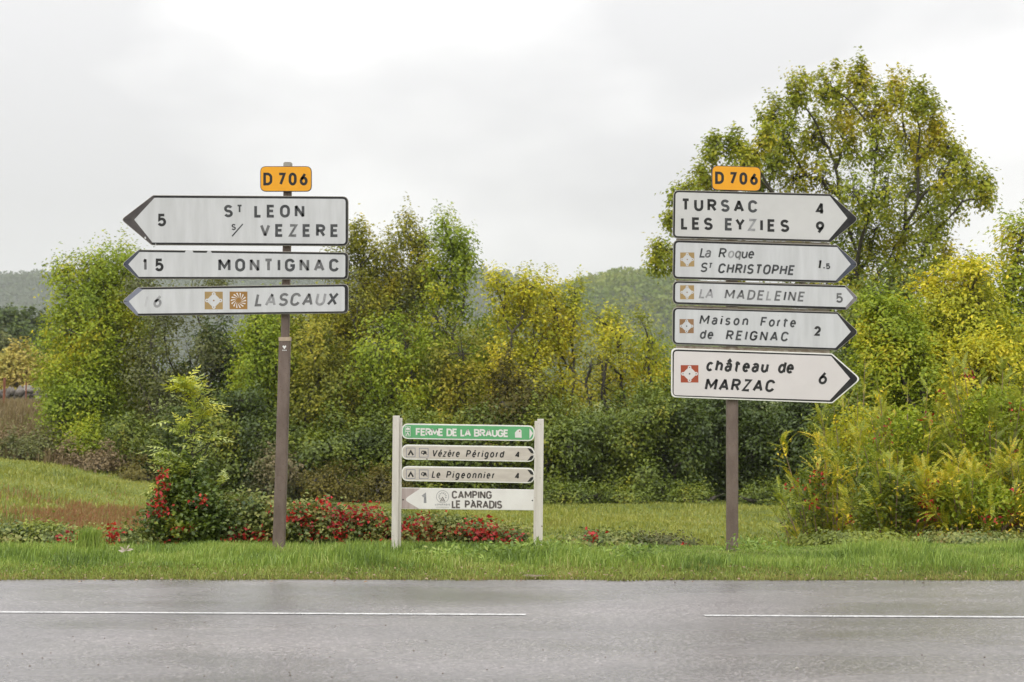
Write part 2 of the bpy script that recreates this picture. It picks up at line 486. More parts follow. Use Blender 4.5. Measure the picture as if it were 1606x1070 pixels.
def asphalt_mat():
    m, t, o = newmat('damp_asphalt')
    p = nd(t, 'ShaderNodeBsdfPrincipled')
    g = nd(t, 'ShaderNodeNewGeometry')
    pos = g.outputs['Position']
    big = nd(t, 'ShaderNodeTexNoise', i_Scale=0.55, i_Detail=4.0, i_Roughness=0.55)
    mpv = nd(t, 'ShaderNodeMapping')
    mpv.inputs['Scale'].default_value = (0.55, 1.0, 1.0)
    t.links.new(pos, mpv.inputs['Vector'])
    t.links.new(mpv.outputs[0], big.inputs['Vector'])
    streak = nd(t, 'ShaderNodeTexNoise', i_Scale=1.2, i_Detail=2.0, i_Roughness=0.5)
    mp2 = nd(t, 'ShaderNodeMapping')
    mp2.inputs['Scale'].default_value = (0.35, 0.8, 1.0)
    t.links.new(pos, mp2.inputs['Vector'])
    t.links.new(mp2.outputs[0], streak.inputs['Vector'])
    agg = nd(t, 'ShaderNodeTexVoronoi', i_Scale=62.0)
    t.links.new(pos, agg.inputs['Vector'])
    fine = nd(t, 'ShaderNodeTexNoise', i_Scale=45.0, i_Detail=4.0, i_Roughness=0.75)
    t.links.new(pos, fine.inputs['Vector'])
    col = ramp(t, [(0.0, (0.075, 0.071, 0.072)), (0.5, (0.135, 0.127, 0.128)), (0.8, (0.20, 0.188, 0.188)), (1.0, (0.36, 0.34, 0.335))])
    t.links.new(agg.outputs['Color'], col.inputs[0])
    tone = ramp(t, [(0.32, (0.60, 0.585, 0.595)), (0.68, (1.22, 1.17, 1.16))])
    t.links.new(big.outputs['Fac'], tone.inputs[0])
    mx = nd(t, 'ShaderNodeMix', data_type='RGBA', blend_type='MULTIPLY')
    mx.inputs[0].default_value = 1.0
    t.links.new(col.outputs[0], mx.inputs[6])
    t.links.new(tone.outputs[0], mx.inputs[7])
    t.links.new(mx.outputs[2], p.inputs['Base Color'])
    add = nd(t, 'ShaderNodeMath', operation='ADD')
    t.links.new(big.outputs['Fac'], add.inputs[0])
    t.links.new(streak.outputs['Fac'], add.inputs[1])
    rr = nd(t, 'ShaderNodeMapRange')
    rr.inputs['From Min'].default_value = 0.75
    rr.inputs['From Max'].default_value = 1.25
    rr.inputs['To Min'].default_value = 0.16
    rr.inputs['To Max'].default_value = 0.36
    t.links.new(add.outputs[0], rr.inputs['Value'])
    t.links.new(rr.outputs[0], p.inputs['Roughness'])
    hs = nd(t, 'ShaderNodeMath', operation='ADD')
    t.links.new(agg.outputs['Distance'], hs.inputs[0])
    t.links.new(fine.outputs['Fac'], hs.inputs[1])
    b = nd(t, 'ShaderNodeBump', i_Strength=0.42, i_Distance=0.004)
    t.links.new(hs.outputs[0], b.inputs['Height'])
    t.links.new(b.outputs[0], p.inputs['Normal'])
    t.links.new(p.outputs[0], o.inputs['Surface'])
    return m


M['ground'] = ground_mat()
M['asphalt'] = asphalt_mat()
M['soil'] = surf('bare_soil', (0.09, 0.065, 0.04), (0.17, 0.125, 0.08), 12, 0.95, bump=0.6, bscale=30)

# ------------------------------------------------------------------ ground, road, hills


def grid(name, xs, ys, zf, m, kind='structure', smooth=True):
    X, Y = np.meshgrid(xs, ys)
    Z = zf(X, Y)
    V = np.stack([X, Y, Z], -1).reshape(-1, 3)
    nx, ny = len(xs), len(ys)
    i = (np.arange(ny - 1)[:, None] * nx + np.arange(nx - 1)[None, :]).ravel()
    T = np.concatenate([np.stack([i, i + 1, i + nx + 1], 1), np.stack([i, i + nx + 1, i + nx], 1)])
    o = obj(name, mesh_np(name, V, T, m, smooth))
    props(o, kind=kind)
    return o


xs = np.concatenate([np.array([-2300, -1200, -500, -200, -90, -50]), np.arange(-34, 34.1, 0.8), np.array([50, 90, 200, 500, 1200, 2300])])
ys = np.concatenate([np.array([-300, -60, -8, 0, 7, 12]), np.arange(16, 30, 0.4), np.arange(30, 130, 1.0),
                     np.array([150, 200, 300, 500, 900, 1500, 2600])])
grid('ground', xs, ys, terrain, M['ground'])


def edgeY(x):
    return 16.58 - 0.008 * x


def lineY(x):
    return 13.93 - 0.043 * x


rb = MB()
xr = np.linspace(-60, 60, 81)
for a, b_ in zip(xr[:-1], xr[1:]):
    rb.poly([(a, 4.0, 0), (b_, 4.0, 0), (b_, edgeY(b_), 0), (a, edgeY(a), 0)])
props(rb.build('road', M['asphalt']), kind='structure')

for x0, x1 in ((-12.0, 0.10), (1.395, 13.0)):
    lb = MB()
    for a, b_ in zip(np.linspace(x0, x1, 25)[:-1], np.linspace(x0, x1, 25)[1:]):
        j0, j1 = 0.0, 0.0
        lb.poly([(a, lineY(a) - 0.042, 0.004), (b_, lineY(b_) - 0.042, 0.004), (b_, lineY(b_) + 0.042, 0.004), (a, lineY(a) + 0.042, 0.004)])
    o = lb.build('centre_line', M['paint'])
    props(o, kind='structure')

# loose grit on the near lane
def pebbles():
    V, T = [], []
    octv = np.array([(1, 0, 0), (0, 1, 0), (-1, 0, 0), (0, -1, 0), (0, 0, 0.8), (0, 0, -0.6)], float)
    octf = np.array([(0, 1, 4), (1, 2, 4), (2, 3, 4), (3, 0, 4), (1, 0, 5), (2, 1, 5), (3, 2, 5), (0, 3, 5)])
    mi = []
    for i in range(200):
        yy = RNG.choice([RNG.uniform(9.0, 12.2), RNG.uniform(9, 16.4)], p=[0.6, 0.4])
        p = np.array([RNG.uniform(-0.30, 0.30) * yy, yy, 0.002])
        s = RNG.uniform(0.003, 0.007) * (1 + (RNG.random() < 0.04))
        v = octv * s * RNG.uniform(0.7, 1.3, (6, 3)) + p
        T.append(octf + len(V) * 6)
        V.append(v)
        mi += [int(RNG.random() < 0.35)] * 8
    o = obj('gravel', mesh_np('gravel', np.concatenate(V), np.concatenate(T), [M['soil'], M['pale_stone']], midx=mi))
    props(o, 'loose grit scattered on the damp near lane of the road', 'gravel', kind='stuff')


pebbles()
wp = MB()
wp.prism([(-0.011, 0), (0.012, 0), (0.010, 0.011), (0.002, 0.015), (-0.009, 0.010)], -0.008, 0.009)
o = wp.build('pebble', M['pale_stone'], None, (at(1250, 1050, 11.16)[0], 11.16, 0.0), 0.002)
props(o, 'single small white pebble lying on the near lane at right', 'pebble')


def rnd_unit(n):
    v = RNG.normal(size=(n, 3))
    return v / np.linalg.norm(v, axis=1, keepdims=True)


def leafquads(Cn, D, S, L, W, fold=0.25):
    n = len(Cn)
    N = np.cross(D, S)
    L = np.broadcast_to(np.asarray(L, float), (n,))[:, None]
    W = np.broadcast_to(np.asarray(W, float), (n,))[:, None]
    V = np.empty((n, 4, 3))
    V[:, 0] = Cn
    V[:, 1] = Cn + D * L * 0.48 + S * W * 0.5 + N * W * fold
    V[:, 2] = Cn + D * L
    V[:, 3] = Cn + D * L * 0.48 - S * W * 0.5 + N * W * fold
    b = np.arange(n)[:, None] * 4
    T = np.concatenate([b + np.array([[0, 1, 2]]), b + np.array([[0, 2, 3]])], 1).reshape(-1, 3)
    return V.reshape(-1, 3), T


def rand_leaves(P, L, W, droop=0.35, out=None):
    """leaf quads whose faces turn outwards and upwards as in a real crown"""
    n = len(P)
    N = rnd_unit(n) * 0.75 + np.array([[0, -0.1, 0.65]])
    if out is not None:
        N = N + out * 0.8
    N /= np.linalg.norm(N, axis=1, keepdims=True)
    D = rnd_unit(n) + np.array([[0, 0, -droop]])
    if out is not None:
        D = D + out * 0.4
    D -= N * np.sum(D * N, axis=1, keepdims=True)
    D /= np.linalg.norm(D, axis=1, keepdims=True) + 1e-9
    S = np.cross(N, D)
    sz = RNG.uniform(0.65, 1.25, n)
    return leafquads(P, D, S, L * sz, W * sz)


def join(parts):
    V, T, b = [], [], 0
    for v, t in parts:
        V.append(v)
        T.append(t + b)
        b += len(v)
    return np.concatenate(V), np.concatenate(T)


# ------------------------------------------------------------------ hills with wooded slopes
def hill(name, label, Y0, depth, xs_, prof, m, sp, crown, leaf, per):
    px, py = zip(*prof)

    def top(X):
        u = CX + np.asarray(X) / Y0 * F
        return EYE - (np.interp(u, px, py) - HY) / F * Y0

    def zf(X, Y):
        k = np.clip((Y - (Y0 - depth)) / depth, 0, 1.6)
        s = np.where(k < 1, np.sin(np.clip(k, 0, 1) * math.pi / 2) ** 0.9, 1 - (k - 1) * 0.6)
        return np.maximum(top(X), 2.0) * s - 3.0 + 1.5 * np.sin(X * 0.03) * np.sin(Y * 0.02)
    grid(name, xs_, np.linspace(Y0 - depth, Y0 + depth * 0.6, 24), zf, M['hill'])
    gx = np.arange(xs_[0], xs_[-1], sp)
    gy = np.arange(Y0 - depth, Y0 + depth * 0.12, sp * 1.0)
    X, Yv = np.meshgrid(gx, gy)
    X = X.ravel() + RNG.uniform(-sp, sp, X.size) * 0.5
    Yv = Yv.ravel() + RNG.uniform(-sp, sp, Yv.size) * 0.5
    vis = (np.abs(X) < 0.36 * Yv + 15)
    X, Yv = X[vis], Yv[vis]
    n = len(X)
    base = np.stack([X, Yv, zf(X, Yv) + crown * 0.4], 1)
    rad = crown * RNG.uniform(0.6, 1.25, n)
    k = per
    d = rnd_unit(n * k)
    d[:, 2] = np.abs(d[:, 2]) * 1.1 - 0.15
    P = np.repeat(base, k, 0) + d * np.repeat(rad, k)[:, None] * RNG.uniform(0.8, 1.05, n * k)[:, None] * np.array([[0.62, 0.62, 0.75]])
    V, T = rand_leaves(P, leaf, leaf * 0.95, 0.1)
    o = obj('forest', mesh_np('forest', V, T, m))
    props(o, label, 'forest', kind='stuff')


hill('hills', 'hazy distant forest covering the long far ridge on the left', 2150, 330, np.arange(-1400, 200, 20),
     [(-400, 436), (0, 440), (60, 438), (95, 442), (200, 447), (330, 446), (420, 438), (600, 440), (720, 437), (788, 438), (835, 458), (880, 492), (1000, 560)],
     M['forest_far'], 11.5, 11.0, 4.2, 22)
hill('hill', 'nearer rounded wooded hill rising behind the gap in the trees', 1050, 170, np.arange(-60, 520, 8),
     [(600, 560), (760, 508), (850, 470), (885, 456), (925, 447), (955, 438), (1000, 434), (1040, 437), (1100, 452), (1200, 480), (1320, 520), (1700, 570)],
     M['forest_mid'], 5.2, 5.6, 1.9, 26)


# ------------------------------------------------------------------ branches and crowns
def tube(pts, rad, k=5):
    pts = np.asarray(pts, float)
    rad = np.asarray(rad, float)
    n = len(pts)
    d = np.gradient(pts, axis=0)
    d /= np.linalg.norm(d, axis=1, keepdims=True) + 1e-9
    ref = np.where(np.abs(d[:, 2:3]) > 0.9, np.array([[1.0, 0, 0]]), np.array([[0, 0, 1.0]]))
    a = np.cross(d, ref)
    a /= np.linalg.norm(a, axis=1, keepdims=True) + 1e-9
    b = np.cross(d, a)
    an = np.arange(k) / k * 2 * math.pi
    ring = a[:, None, :] * np.cos(an)[None, :, None] + b[:, None, :] * np.sin(an)[None, :, None]
    V = (pts[:, None, :] + ring * rad[:, None, None]).reshape(-1, 3)
    T = []
    for i in range(n - 1):
        for j in range(k):
            p, q = i * k + j, i * k + (j + 1) % k
            T += [(p, q, q + k), (p, q + k, p + k)]
    return V, np.array(T)


def skeleton(trunk, lobes, subs, sublobe, tip=0.011, maxr=0.2, pen=1.2):
    """trunk nodes -> lobes -> sub clumps; radii by the pipe rule"""
    nodes = [np.asarray(p, float) for p, par in trunk]
    par = [q for p, q in trunk]
    plen = []
    for i_, q_ in enumerate(par):
        plen.append(0.0 if q_ < 0 else plen[q_] + float(np.linalg.norm(nodes[i_] - nodes[q_])))
    tl = max(plen)
    plen = [abs(tl - q_) * 0.9 for q_ in plen]
    f0 = nodes[-1] if len(nodes) > 1 else nodes[0]
    dist0 = np.linalg.norm(lobes - f0, axis=1)
    order = np.argsort(dist0)
    idx = {}
    for i in order:
        p = lobes[i]
        Q = np.array(nodes)
        dv = p - Q
        dd = np.linalg.norm(dv, axis=1)
        cost = dd ** 1.12 + pen * np.maximum(0, Q[:, 2] - p[2] + 0.15) + 0.8 * np.array(plen)
        cost[[j for j in range(len(trunk)) if nodes[j][2] < trunk[0][0][2] + 0.25]] += 50 if len(trunk) > 2 else 0
        j = int(np.argmin(cost))
        # break long reach with a bent middle node
        if dd[j] > 0.9:
            mid = Q[j] + dv[j] * 0.5 + RNG.normal(0, 0.07, 3) * dd[j] + np.array([0, 0, 0.08 * dd[j]])
            nodes.append(mid)
            par.append(j)
            plen.append(plen[j] + float(np.linalg.norm(mid - Q[j])))
            j = len(nodes) - 1
        nodes.append(p)
        par.append(j)
        plen.append(plen[j] + float(np.linalg.norm(p - nodes[j])))
        idx[i] = len(nodes) - 1
    nb = len(nodes)
    for s, li in zip(subs, sublobe):
        nodes.append(s)
        par.append(idx[li])
    n = len(nodes)
    r2 = np.zeros(n)
    for i in range(n - 1, -1, -1):
        if r2[i] == 0:
            r2[i] = tip ** 2
        if par[i] >= 0:
            r2[par[i]] += r2[i] * 0.62
    r = np.minimum(np.sqrt(r2), maxr)
    return np.array(nodes), par, r, nb


def wood(nodes, par, r, nb, ntrunk):
    big, small = [], []
    for i in range(len(nodes)):
        if par[i] < 0:
            continue
        a, b = nodes[par[i]], nodes[i]
        l = np.linalg.norm(b - a)
        ra = min(r[par[i]], r[i] * 1.5)
        if i < nb:
            m1 = a + (b - a) * 0.35 + RNG.normal(0, 0.035, 3) * l
            m2 = a + (b - a) * 0.7 + RNG.normal(0, 0.035, 3) * l
            (big if i < ntrunk else small).append(tube([a, m1, m2, b], [ra, ra * 0.9 + r[i] * 0.1, (ra + r[i]) / 2, r[i]], 6 if i < ntrunk else 5))
        else:
            m = a + (b - a) * 0.5 + RNG.normal(0, 0.06, 3) * l
            small.append(tube([a, m, b], [min(ra, 0.02), 0.012, 0.005], 3))
    return big, small


DENS = 2.85


def tree(name, label, cat, base, lobes, leafm, group=None, leaf=0.12, lw=0.55, subs=7, per=26, sig=0.2, stems=1, fork=None,
         barkm='bark', tip=0.011, maxr=0.2, zst=1.2, stem_spread=0.5, shoots=0, droop=0.35, accent=None, bare=0.0):
    """one tree or shrub: trunk, branches, crown, all in local coordinates of its base"""
    base = np.asarray(base, float)
    lob = np.asarray([l[:3] for l in lobes], float) - base
    lr = np.asarray([l[3] for l in lobes], float)
    SP, SL = [], []
    for i in range(len(lob)):
        k = max(3, int(subs * (0.5 + lr[i] / max(lr.mean(), 1e-6) * 0.5)))
        d = rnd_unit(k)
        rr = RNG.uniform(0.25, 1.0, k) ** 0.6 * lr[i]
        p = lob[i] + d * rr[:, None] * np.array([1, 1, zst])
        SP.append(p)
        SL += [i] * k
    SP = np.concatenate(SP)
    SP[:, 2] = np.maximum(SP[:, 2], 0.05)
    fk = fork if fork else max(0.3, lob[:, 2].min() * 0.8)
    trunk = []
    cxy = lob[:, :2].mean(0)
    for s in range(stems):
        off = np.array([0.0, 0.0]) if stems == 1 else RNG.normal(0, stem_spread, 2)
        b0 = len(trunk)
        trunk.append((np.array([off[0] * 0.5, off[1] * 0.5, -0.15]), -1))
        nseg = 3
        for q in range(1, nseg + 1):
            t_ = q / nseg
            xy = off * (0.5 + t_ * 0.9) + cxy * t_ * 0.35 + RNG.normal(0, 0.03, 2) * fk * t_
            trunk.append((np.array([xy[0], xy[1], fk * t_]), b0 + q - 1))
    nodes, par, r, nb = skeleton(trunk, lob, SP, SL, tip, maxr)
    big, small = wood(nodes, par, r, nb, len(trunk))
    o = empty(name, tuple(base), label, cat, group)
    for q in range(0, len(big), 3):
        V, T = join(big[q:q + 3])
        obj('trunk', mesh_np('trunk', V, T, M[barkm], True), o)
    V, T = join(small)
    obj('branches', mesh_np('branches', V, T, M[barkm], True), o)
    k = per * DENS
    n = len(SP)
    cnt = RNG.poisson(k, n) * (RNG.random(n) > bare)
    C0 = np.repeat(SP, cnt, 0)
    own = np.repeat(lob[SL], cnt, 0)
    P = C0 + RNG.normal(0, 1, (len(C0), 3)) * sig * np.array([1, 1, 0.8 * zst])
    outv = P - own
    outv /= np.linalg.norm(outv, axis=1, keepdims=True) + 1e-9
    # leafy shoots standing out of the outline
    if shoots:
        ti = RNG.choice(len(SP), shoots, p=(lambda q: q / q.sum())(np.maximum(SP[:, 2] - np.quantile(SP[:, 2], 0.45), 0.001)))
        ln = RNG.uniform(0.35, 0.9, shoots) * sig * 4
        tt = RNG.uniform(0, 1, (shoots, 22))
        dirs = rnd_unit(shoots) * 0.35 + np.array([0, 0, 1.0])
        Q = SP[ti][:, None, :] + dirs[:, None, :] * (tt * ln[:, None])[..., None] + RNG.normal(0, 1, (shoots, 22, 3)) * sig * 0.28
        P = np.concatenate([P, Q.reshape(-1, 3)])
        outv = np.concatenate([outv, np.tile(np.array([[0, 0, 0.6]]), (shoots * 22, 1))])
    keepm = P[:, 2] > 0.02
    P, outv = P[keepm], outv[keepm]
    V, T = rand_leaves(P, leaf, leaf * lw, droop, outv)
    obj('crown', mesh_np('crown', V, T, M[leafm]), o)
    if accent:
        am, cnt_a, nleaf, spread_a, lf = accent
        sel = RNG.choice(len(SP), cnt_a)
        P = np.repeat(SP[sel], nleaf, 0) + RNG.normal(0, 1, (cnt_a * nleaf, 3)) * spread_a
        P[:, 2] = np.maximum(P[:, 2], 0.03)
        P += np.array([0, -0.12, 0.03])
        V, T = rand_leaves(P, lf, lf * 0.6, 0.5)
        obj('coloured_leaves', mesh_np('coloured_leaves', V, T, M[am]), o)
    return o


def crown_lobes(cx, ptop, pbot, wpx, Y, n, rl, depth=None, shape='round', tops=0):
    """lobe centres for a crown that spans the given outline when seen from the road"""
    Wd = wpx / F * Y
    x0 = (cx - CX) / F * Y
    zt = EYE - (ptop - HY) / F * Y
    zb = EYE - (pbot - HY) / F * Y
    dp = depth or Wd * 0.8
    L = []
    tries = 0
    while len(L) < n and tries < 3000:
        tries += 1
        u = RNG.uniform(0.0, 1.0)
        if shape == 'round':
            rr = math.sin(math.pi * min(1, 0.18 + u * 0.80)) ** 0.55
        elif shape == 'column':
            rr = 0.95 if u < 0.75 else math.sqrt(max(0.05, 1 - (u - 0.75) * 3.6))
        else:  # vase
            rr = 0.45 + 0.55 * math.sin(math.pi * min(1, 0.1 + u * 0.75))
        a = RNG.uniform(0, 2 * math.pi)
        q = math.sqrt(RNG.uniform(0.1, 1)) * rr
        r = rl * RNG.uniform(0.7, 1.2)
        p = np.array([x0 + math.cos(a) * q * (Wd / 2 - rl * 0.6), Y + math.sin(a) * q * dp / 2, zb + rl * 0.5 + u * (zt - zb - rl * 1.3)])
        if all(np.linalg.norm(p - np.array(m[:3])) > rl * 0.85 for m in L):
            L.append((*p, r))
    for _ in range(tops):
        L.append((x0 + RNG.uniform(-0.35, 0.35) * Wd, Y + RNG.uniform(-0.3, 0.3) * dp, zt - rl * RNG.uniform(0.2, 0.9), rl * 0.6))
    return L


def plant(name, label, cat, Y, cx, wpx, ptop, pbot, leafm, n=14, rl=0.8, shape='round', tops=0, dx=0, group=None, depth=None, extra=(), **kw):
    x0 = (cx + dx - CX) / F * Y
    base = (x0, Y, gz(x0, Y))
    lb = crown_lobes(cx, ptop, pbot, wpx, Y, n, rl, depth, shape, tops)
    lb += [(*at(px, py, Y + RNG.uniform(-0.6, 0.6)), pr / F * Y) for px, py, pr in extra]
    return tree(name, label, cat, base, lb, leafm, group, **kw)


EDGE = 'trees along the far edge of the field'
HEDGE = 'shrubs of the dense hedge behind the field'
# --- left group
plant('broadleaf_tree', 'tall bright yellow-green tree at the left end of the tree line', 'tree', 62, 155, 205, 400, 700, 'lf_bright', 44, 0.8, tops=4, shoots=30, subs=10, per=38, sig=0.24, group=EDGE)
plant('broadleaf_tree', 'low yellow-green branches hanging over the bank under the leftmost tree', 'tree', 60, 128, 150, 575, 712, 'lf_bright', 14, 0.6, shoots=8, per=32, group=EDGE)
plant('willow_tree', 'grey-green many-stemmed tree below the two lower left arrow panels', 'tree', 60.5, 285, 190, 432, 730, 'lf_grey', 24, 0.75, tops=4, stems=5, subs=8, per=19, shoots=24, stem_spread=0.9, fork=2.0, group=EDGE)
plant('broadleaf_tree', 'dark green tree under the right end of the left arrow panels', 'tree', 61, 350, 120, 478, 735, 'lf_dark', 16, 0.75, subs=8, per=26, shoots=10, stems=2, group=EDGE)
plant('broadleaf_tree', 'light olive tree directly behind the tall left post', 'tree', 59, 420, 140, 452, 720, 'lf_bright', 24, 0.75, subs=9, per=30, shoots=16, stems=3, group=EDGE)
plant('ash_tree', 'slender olive-yellow tree just right of the left arrow panels', 'tree', 62, 560, 135, 385, 700, 'lf_olive', 28, 0.66, 'round', extra=((558, 366, 13), (552, 385, 18), (575, 378, 16), (590, 392, 18), (536, 400, 16), (562, 400, 20)), stems=3, subs=8, per=17, shoots=40, fork=4.5, stem_spread=0.5, group=EDGE)
plant('ash_tree', 'tall feathery tree with two pointed tops above the low frame sign', 'tree', 63, 642, 150, 380, 700, 'lf_olive', 30, 0.68, 'round', extra=((638, 346, 8), (637, 362, 13), (645, 378, 18), (620, 385, 18), (665, 380, 15), (655, 398, 20), (604, 398, 16), (670, 400, 18), (600, 420, 20), (580, 425, 18), (650, 430, 22), (672, 440, 20), (615, 450, 22)), stems=4, subs=8, per=15, shoots=55, fork=4.5, stem_spread=0.7, group=EDGE)
plant('ash_tree', 'tall green tree whose right side leans over the pale hills', 'tree', 61, 702, 105, 390, 690, 'lf_bright', 24, 0.66, 'round', extra=((697, 350, 9), (700, 366, 14), (695, 385, 18), (716, 385, 15), (729, 400, 13), (712, 404, 20), (728, 372, 7), (722, 425, 18), (735, 420, 12), (680, 425, 18), (700, 445, 22)), stems=2, subs=8, per=18, shoots=40, fork=4.0, group=EDGE)
plant('broadleaf_tree', 'dense mid-height olive tree between left post and low frame sign', 'tree', 58, 500, 150, 480, 720, 'lf_olive', 20, 0.72, subs=9, per=27, shoots=14, stems=3, group=EDGE)
plant('broadleaf_tree', 'mid-height greenish tree standing above the low frame sign', 'tree', 58, 615, 150, 500, 740, 'lf_bright', 20, 0.72, subs=9, per=22, shoots=14, stems=3, group=EDGE)
plant('broadleaf_tree', 'mid-height leafy tree above the right end of the low frame sign', 'tree', 58, 715, 120, 520, 740, 'lf_olive', 16, 0.7, subs=9, per=24, shoots=14, stems=2, group=EDGE)
plant('broadleaf_tree', 'olive tree whose top meets the lower right corner of the left arrow panels', 'tree', 62, 480, 170, 440, 700, 'lf_olive', 30, 0.75, subs=9, per=26, shoots=20, stems=3, group=EDGE)
plant('broadleaf_tree', 'soft green tree filling the dip between the two tallest middle trees', 'tree', 63.5, 600, 220, 405, 680, 'lf_olive', 34, 0.75, subs=9, per=20, shoots=26, stems=4, fork=3.0, group=EDGE)
plant('broadleaf_tree', 'pale olive tree behind the yellow centre trees', 'tree', 63, 770, 130, 470, 690, 'lf_bright', 20, 0.75, subs=8, per=20, shoots=16, stems=2, group=EDGE)
# --- centre
plant('ash_tree', 'yellow-leaved tree left of the gap where the hill shows', 'tree', 60, 812, 125, 438, 690, 'lf_yellow', 25, 0.62, 'vase', tops=5, stems=4, subs=8, per=17, shoots=34, fork=3.2, stem_spread=0.8, group=EDGE)
plant('ash_tree', 'smaller yellow-green tree touching the gap with the wooded hill', 'tree', 61, 884, 85, 448, 680, 'lf_yellow', 16, 0.6, 'vase', tops=3, stems=3, subs=8, per=17, shoots=22, fork=3.0, group=EDGE)
plant('shrub', 'dull brown-olive bush under the yellow centre tree', 'shrub', 57, 800, 150, 555, 740, 'lf_brownish', 16, 0.65, subs=8, per=26, shoots=16, stems=3, group=EDGE)
plant('oak_tree', 'low spreading tree with dark crooked limbs left of the right arrow panels', 'tree', 60, 985, 150, 492, 650, 'lf_yellow', 17, 0.68, 'vase', tops=2, stems=1, subs=7, per=19, shoots=14, fork=2.4, barkm='dark_bark', tip=0.016, maxr=0.18, group=EDGE, bare=0.12)
plant('oak_tree', 'leaning half-bare tree with black limbs in front of the wooded hill', 'tree', 58, 940, 80, 540, 660, 'lf_olive', 9, 0.55, 'vase', subs=7, per=9, fork=1.6, barkm='dark_bark', tip=0.018, maxr=0.14, group=EDGE, bare=0.35)
plant('broadleaf_tree', 'rounded green tree seen left of the lower right arrow panels', 'tree', 63, 1035, 110, 540, 690, 'lf_bright', 12, 0.65, subs=8, per=22, group=EDGE)

# --- hedge shrubs (each one its own)
hedge = [
    (445, 110, 650, 'lf_hedge', 56.5, 'yellow-flecked hedge shrub right behind the tall left post'),
    (525, 130, 660, 'lf_hedge', 56, 'green hedge shrub left of the low frame sign'),
    (600, 120, 640, 'lf_hedge', 57, 'hedge shrub behind the left post of the low frame sign'),
    (670, 130, 655, 'lf_hedge', 56, 'hedge shrub behind the left half of the low frame sign'),
    (745, 130, 640, 'lf_hedge', 56.5, 'hedge shrub behind the right half of the low frame sign'),
    (815, 120, 625, 'lf_hedge', 57, 'hedge shrub rising above the right end of the low frame sign'),
    (880, 120, 632, 'lf_hedge', 55.5, 'dark green hedge shrub just right of the low frame sign'),
    (945, 130, 618, 'lf_hedge', 56.5, 'broad hedge shrub midway between low frame sign and right post'),
    (1010, 130, 600, 'lf_hedge', 55.5, 'tall hedge shrub left of the lowest right arrow panel'),
    (1075, 130, 612, 'lf_dark', 56, 'dark hedge shrub just left of the right post'),
    (1140, 120, 600, 'lf_dark', 57, 'dark hedge shrub directly behind the right post'),
    (1205, 130, 605, 'lf_dark', 56, 'dark hedge shrub just right of the right post'),
    (1270, 120, 600, 'lf_dark', 55.5, 'dark hedge shrub at the right end, half behind yellow bushes'),
]
for cx, wp_, top_, lm, Y, lab in hedge:
    plant('hedge_shrub', lab, 'shrub', Y, cx, wp_, top_, 802, lm, 24, 0.55, 'column', subs=9, per=30, sig=0.19, stems=3, fork=1.0, shoots=26, leaf=0.115, lw=0.62, group=HEDGE, depth=2.4)
for cx, wp_, top_, lm, Y, lab in [
    (520, 130, 728, 'lf_brownish', 54, 'low brown-olive bush at the hedge foot left of the low frame sign'),
    (600, 90, 735, 'lf_brownish', 54, 'low brown bush at the hedge foot behind the low frame sign post'),
    (905, 110, 762, 'lf_hedge', 54, 'low green bush at the hedge foot right of the low frame sign'),
    (985, 90, 768, 'lf_hedge', 54, 'small green bush at the foot of the middle hedge'),
    (1075, 90, 765, 'lf_hedge', 54, 'small green bush at the hedge foot left of the right post'),
    (1215, 100, 765, 'lf_hedge', 54, 'small green bush at the hedge foot right of the right post'),
]:
    plant('low_bush', lab, 'bush', Y, cx, wp_, top_, 798, lm, 12, 0.36, subs=7, per=24, sig=0.14, stems=2, fork=0.3, leaf=0.09, group='low bushes at the hedge foot', depth=1.6)

# --- dark undergrowth on the left bank
for cx, wp_, top_, bot_, lm, Y, n, lab in [
    (395, 130, 600, 775, 'lf_dark', 56.5, 20, 'dark shrub between the ash sapling and the tall left post'),
    (340, 120, 640, 770, 'lf_hedge', 56, 15, 'dark shrub behind the top of the ash sapling'),
    (275, 120, 640, 760, 'lf_dark', 57, 15, 'dark shrub behind the left side of the ash sapling'),
    (215, 110, 650, 755, 'lf_hedge', 57.5, 14, 'dark shrub left of the ash sapling on the bank'),
    (150, 110, 672, 735, 'lf_hedge', 58.5, 10, 'low green shrub under the bright leftmost tree'),
    (128, 36, 674, 698, 'lf_bright', 57.5, 3, 'small golden bush on the left bank'),
    (85, 110, 684, 725, 'lf_rank', 59, 9, 'grey-green scrub on the left bank below the rusty stakes'),
    (15, 110, 684, 712, 'lf_tawny', 60, 7, 'scrub at the left picture edge below the rusty stakes'),
    (30, 110, 700, 728, 'lf_grey', 57, 7, 'low grey-green bramble at the left top of the meadow'),
    (150, 120, 716, 745, 'lf_tawny', 56.5, 8, 'brown dying bracken strip above the left meadow'),
    (225, 90, 735, 765, 'lf_brownish', 56, 6, 'brown bracken patch left of the ash sapling foot'),
    (440, 90, 700, 785, 'lf_rank', 55.2, 9, 'straw-coloured scrub behind the foot of the tall left post'),
]:
    plant('bank_shrub', lab, 'shrub', Y, cx, wp_, top_, bot_, lm, n, 0.5, subs=8, per=26, sig=0.18, stems=3, fork=0.5, leaf=0.11, shoots=10, group='shrubs on the left bank', depth=2.2)

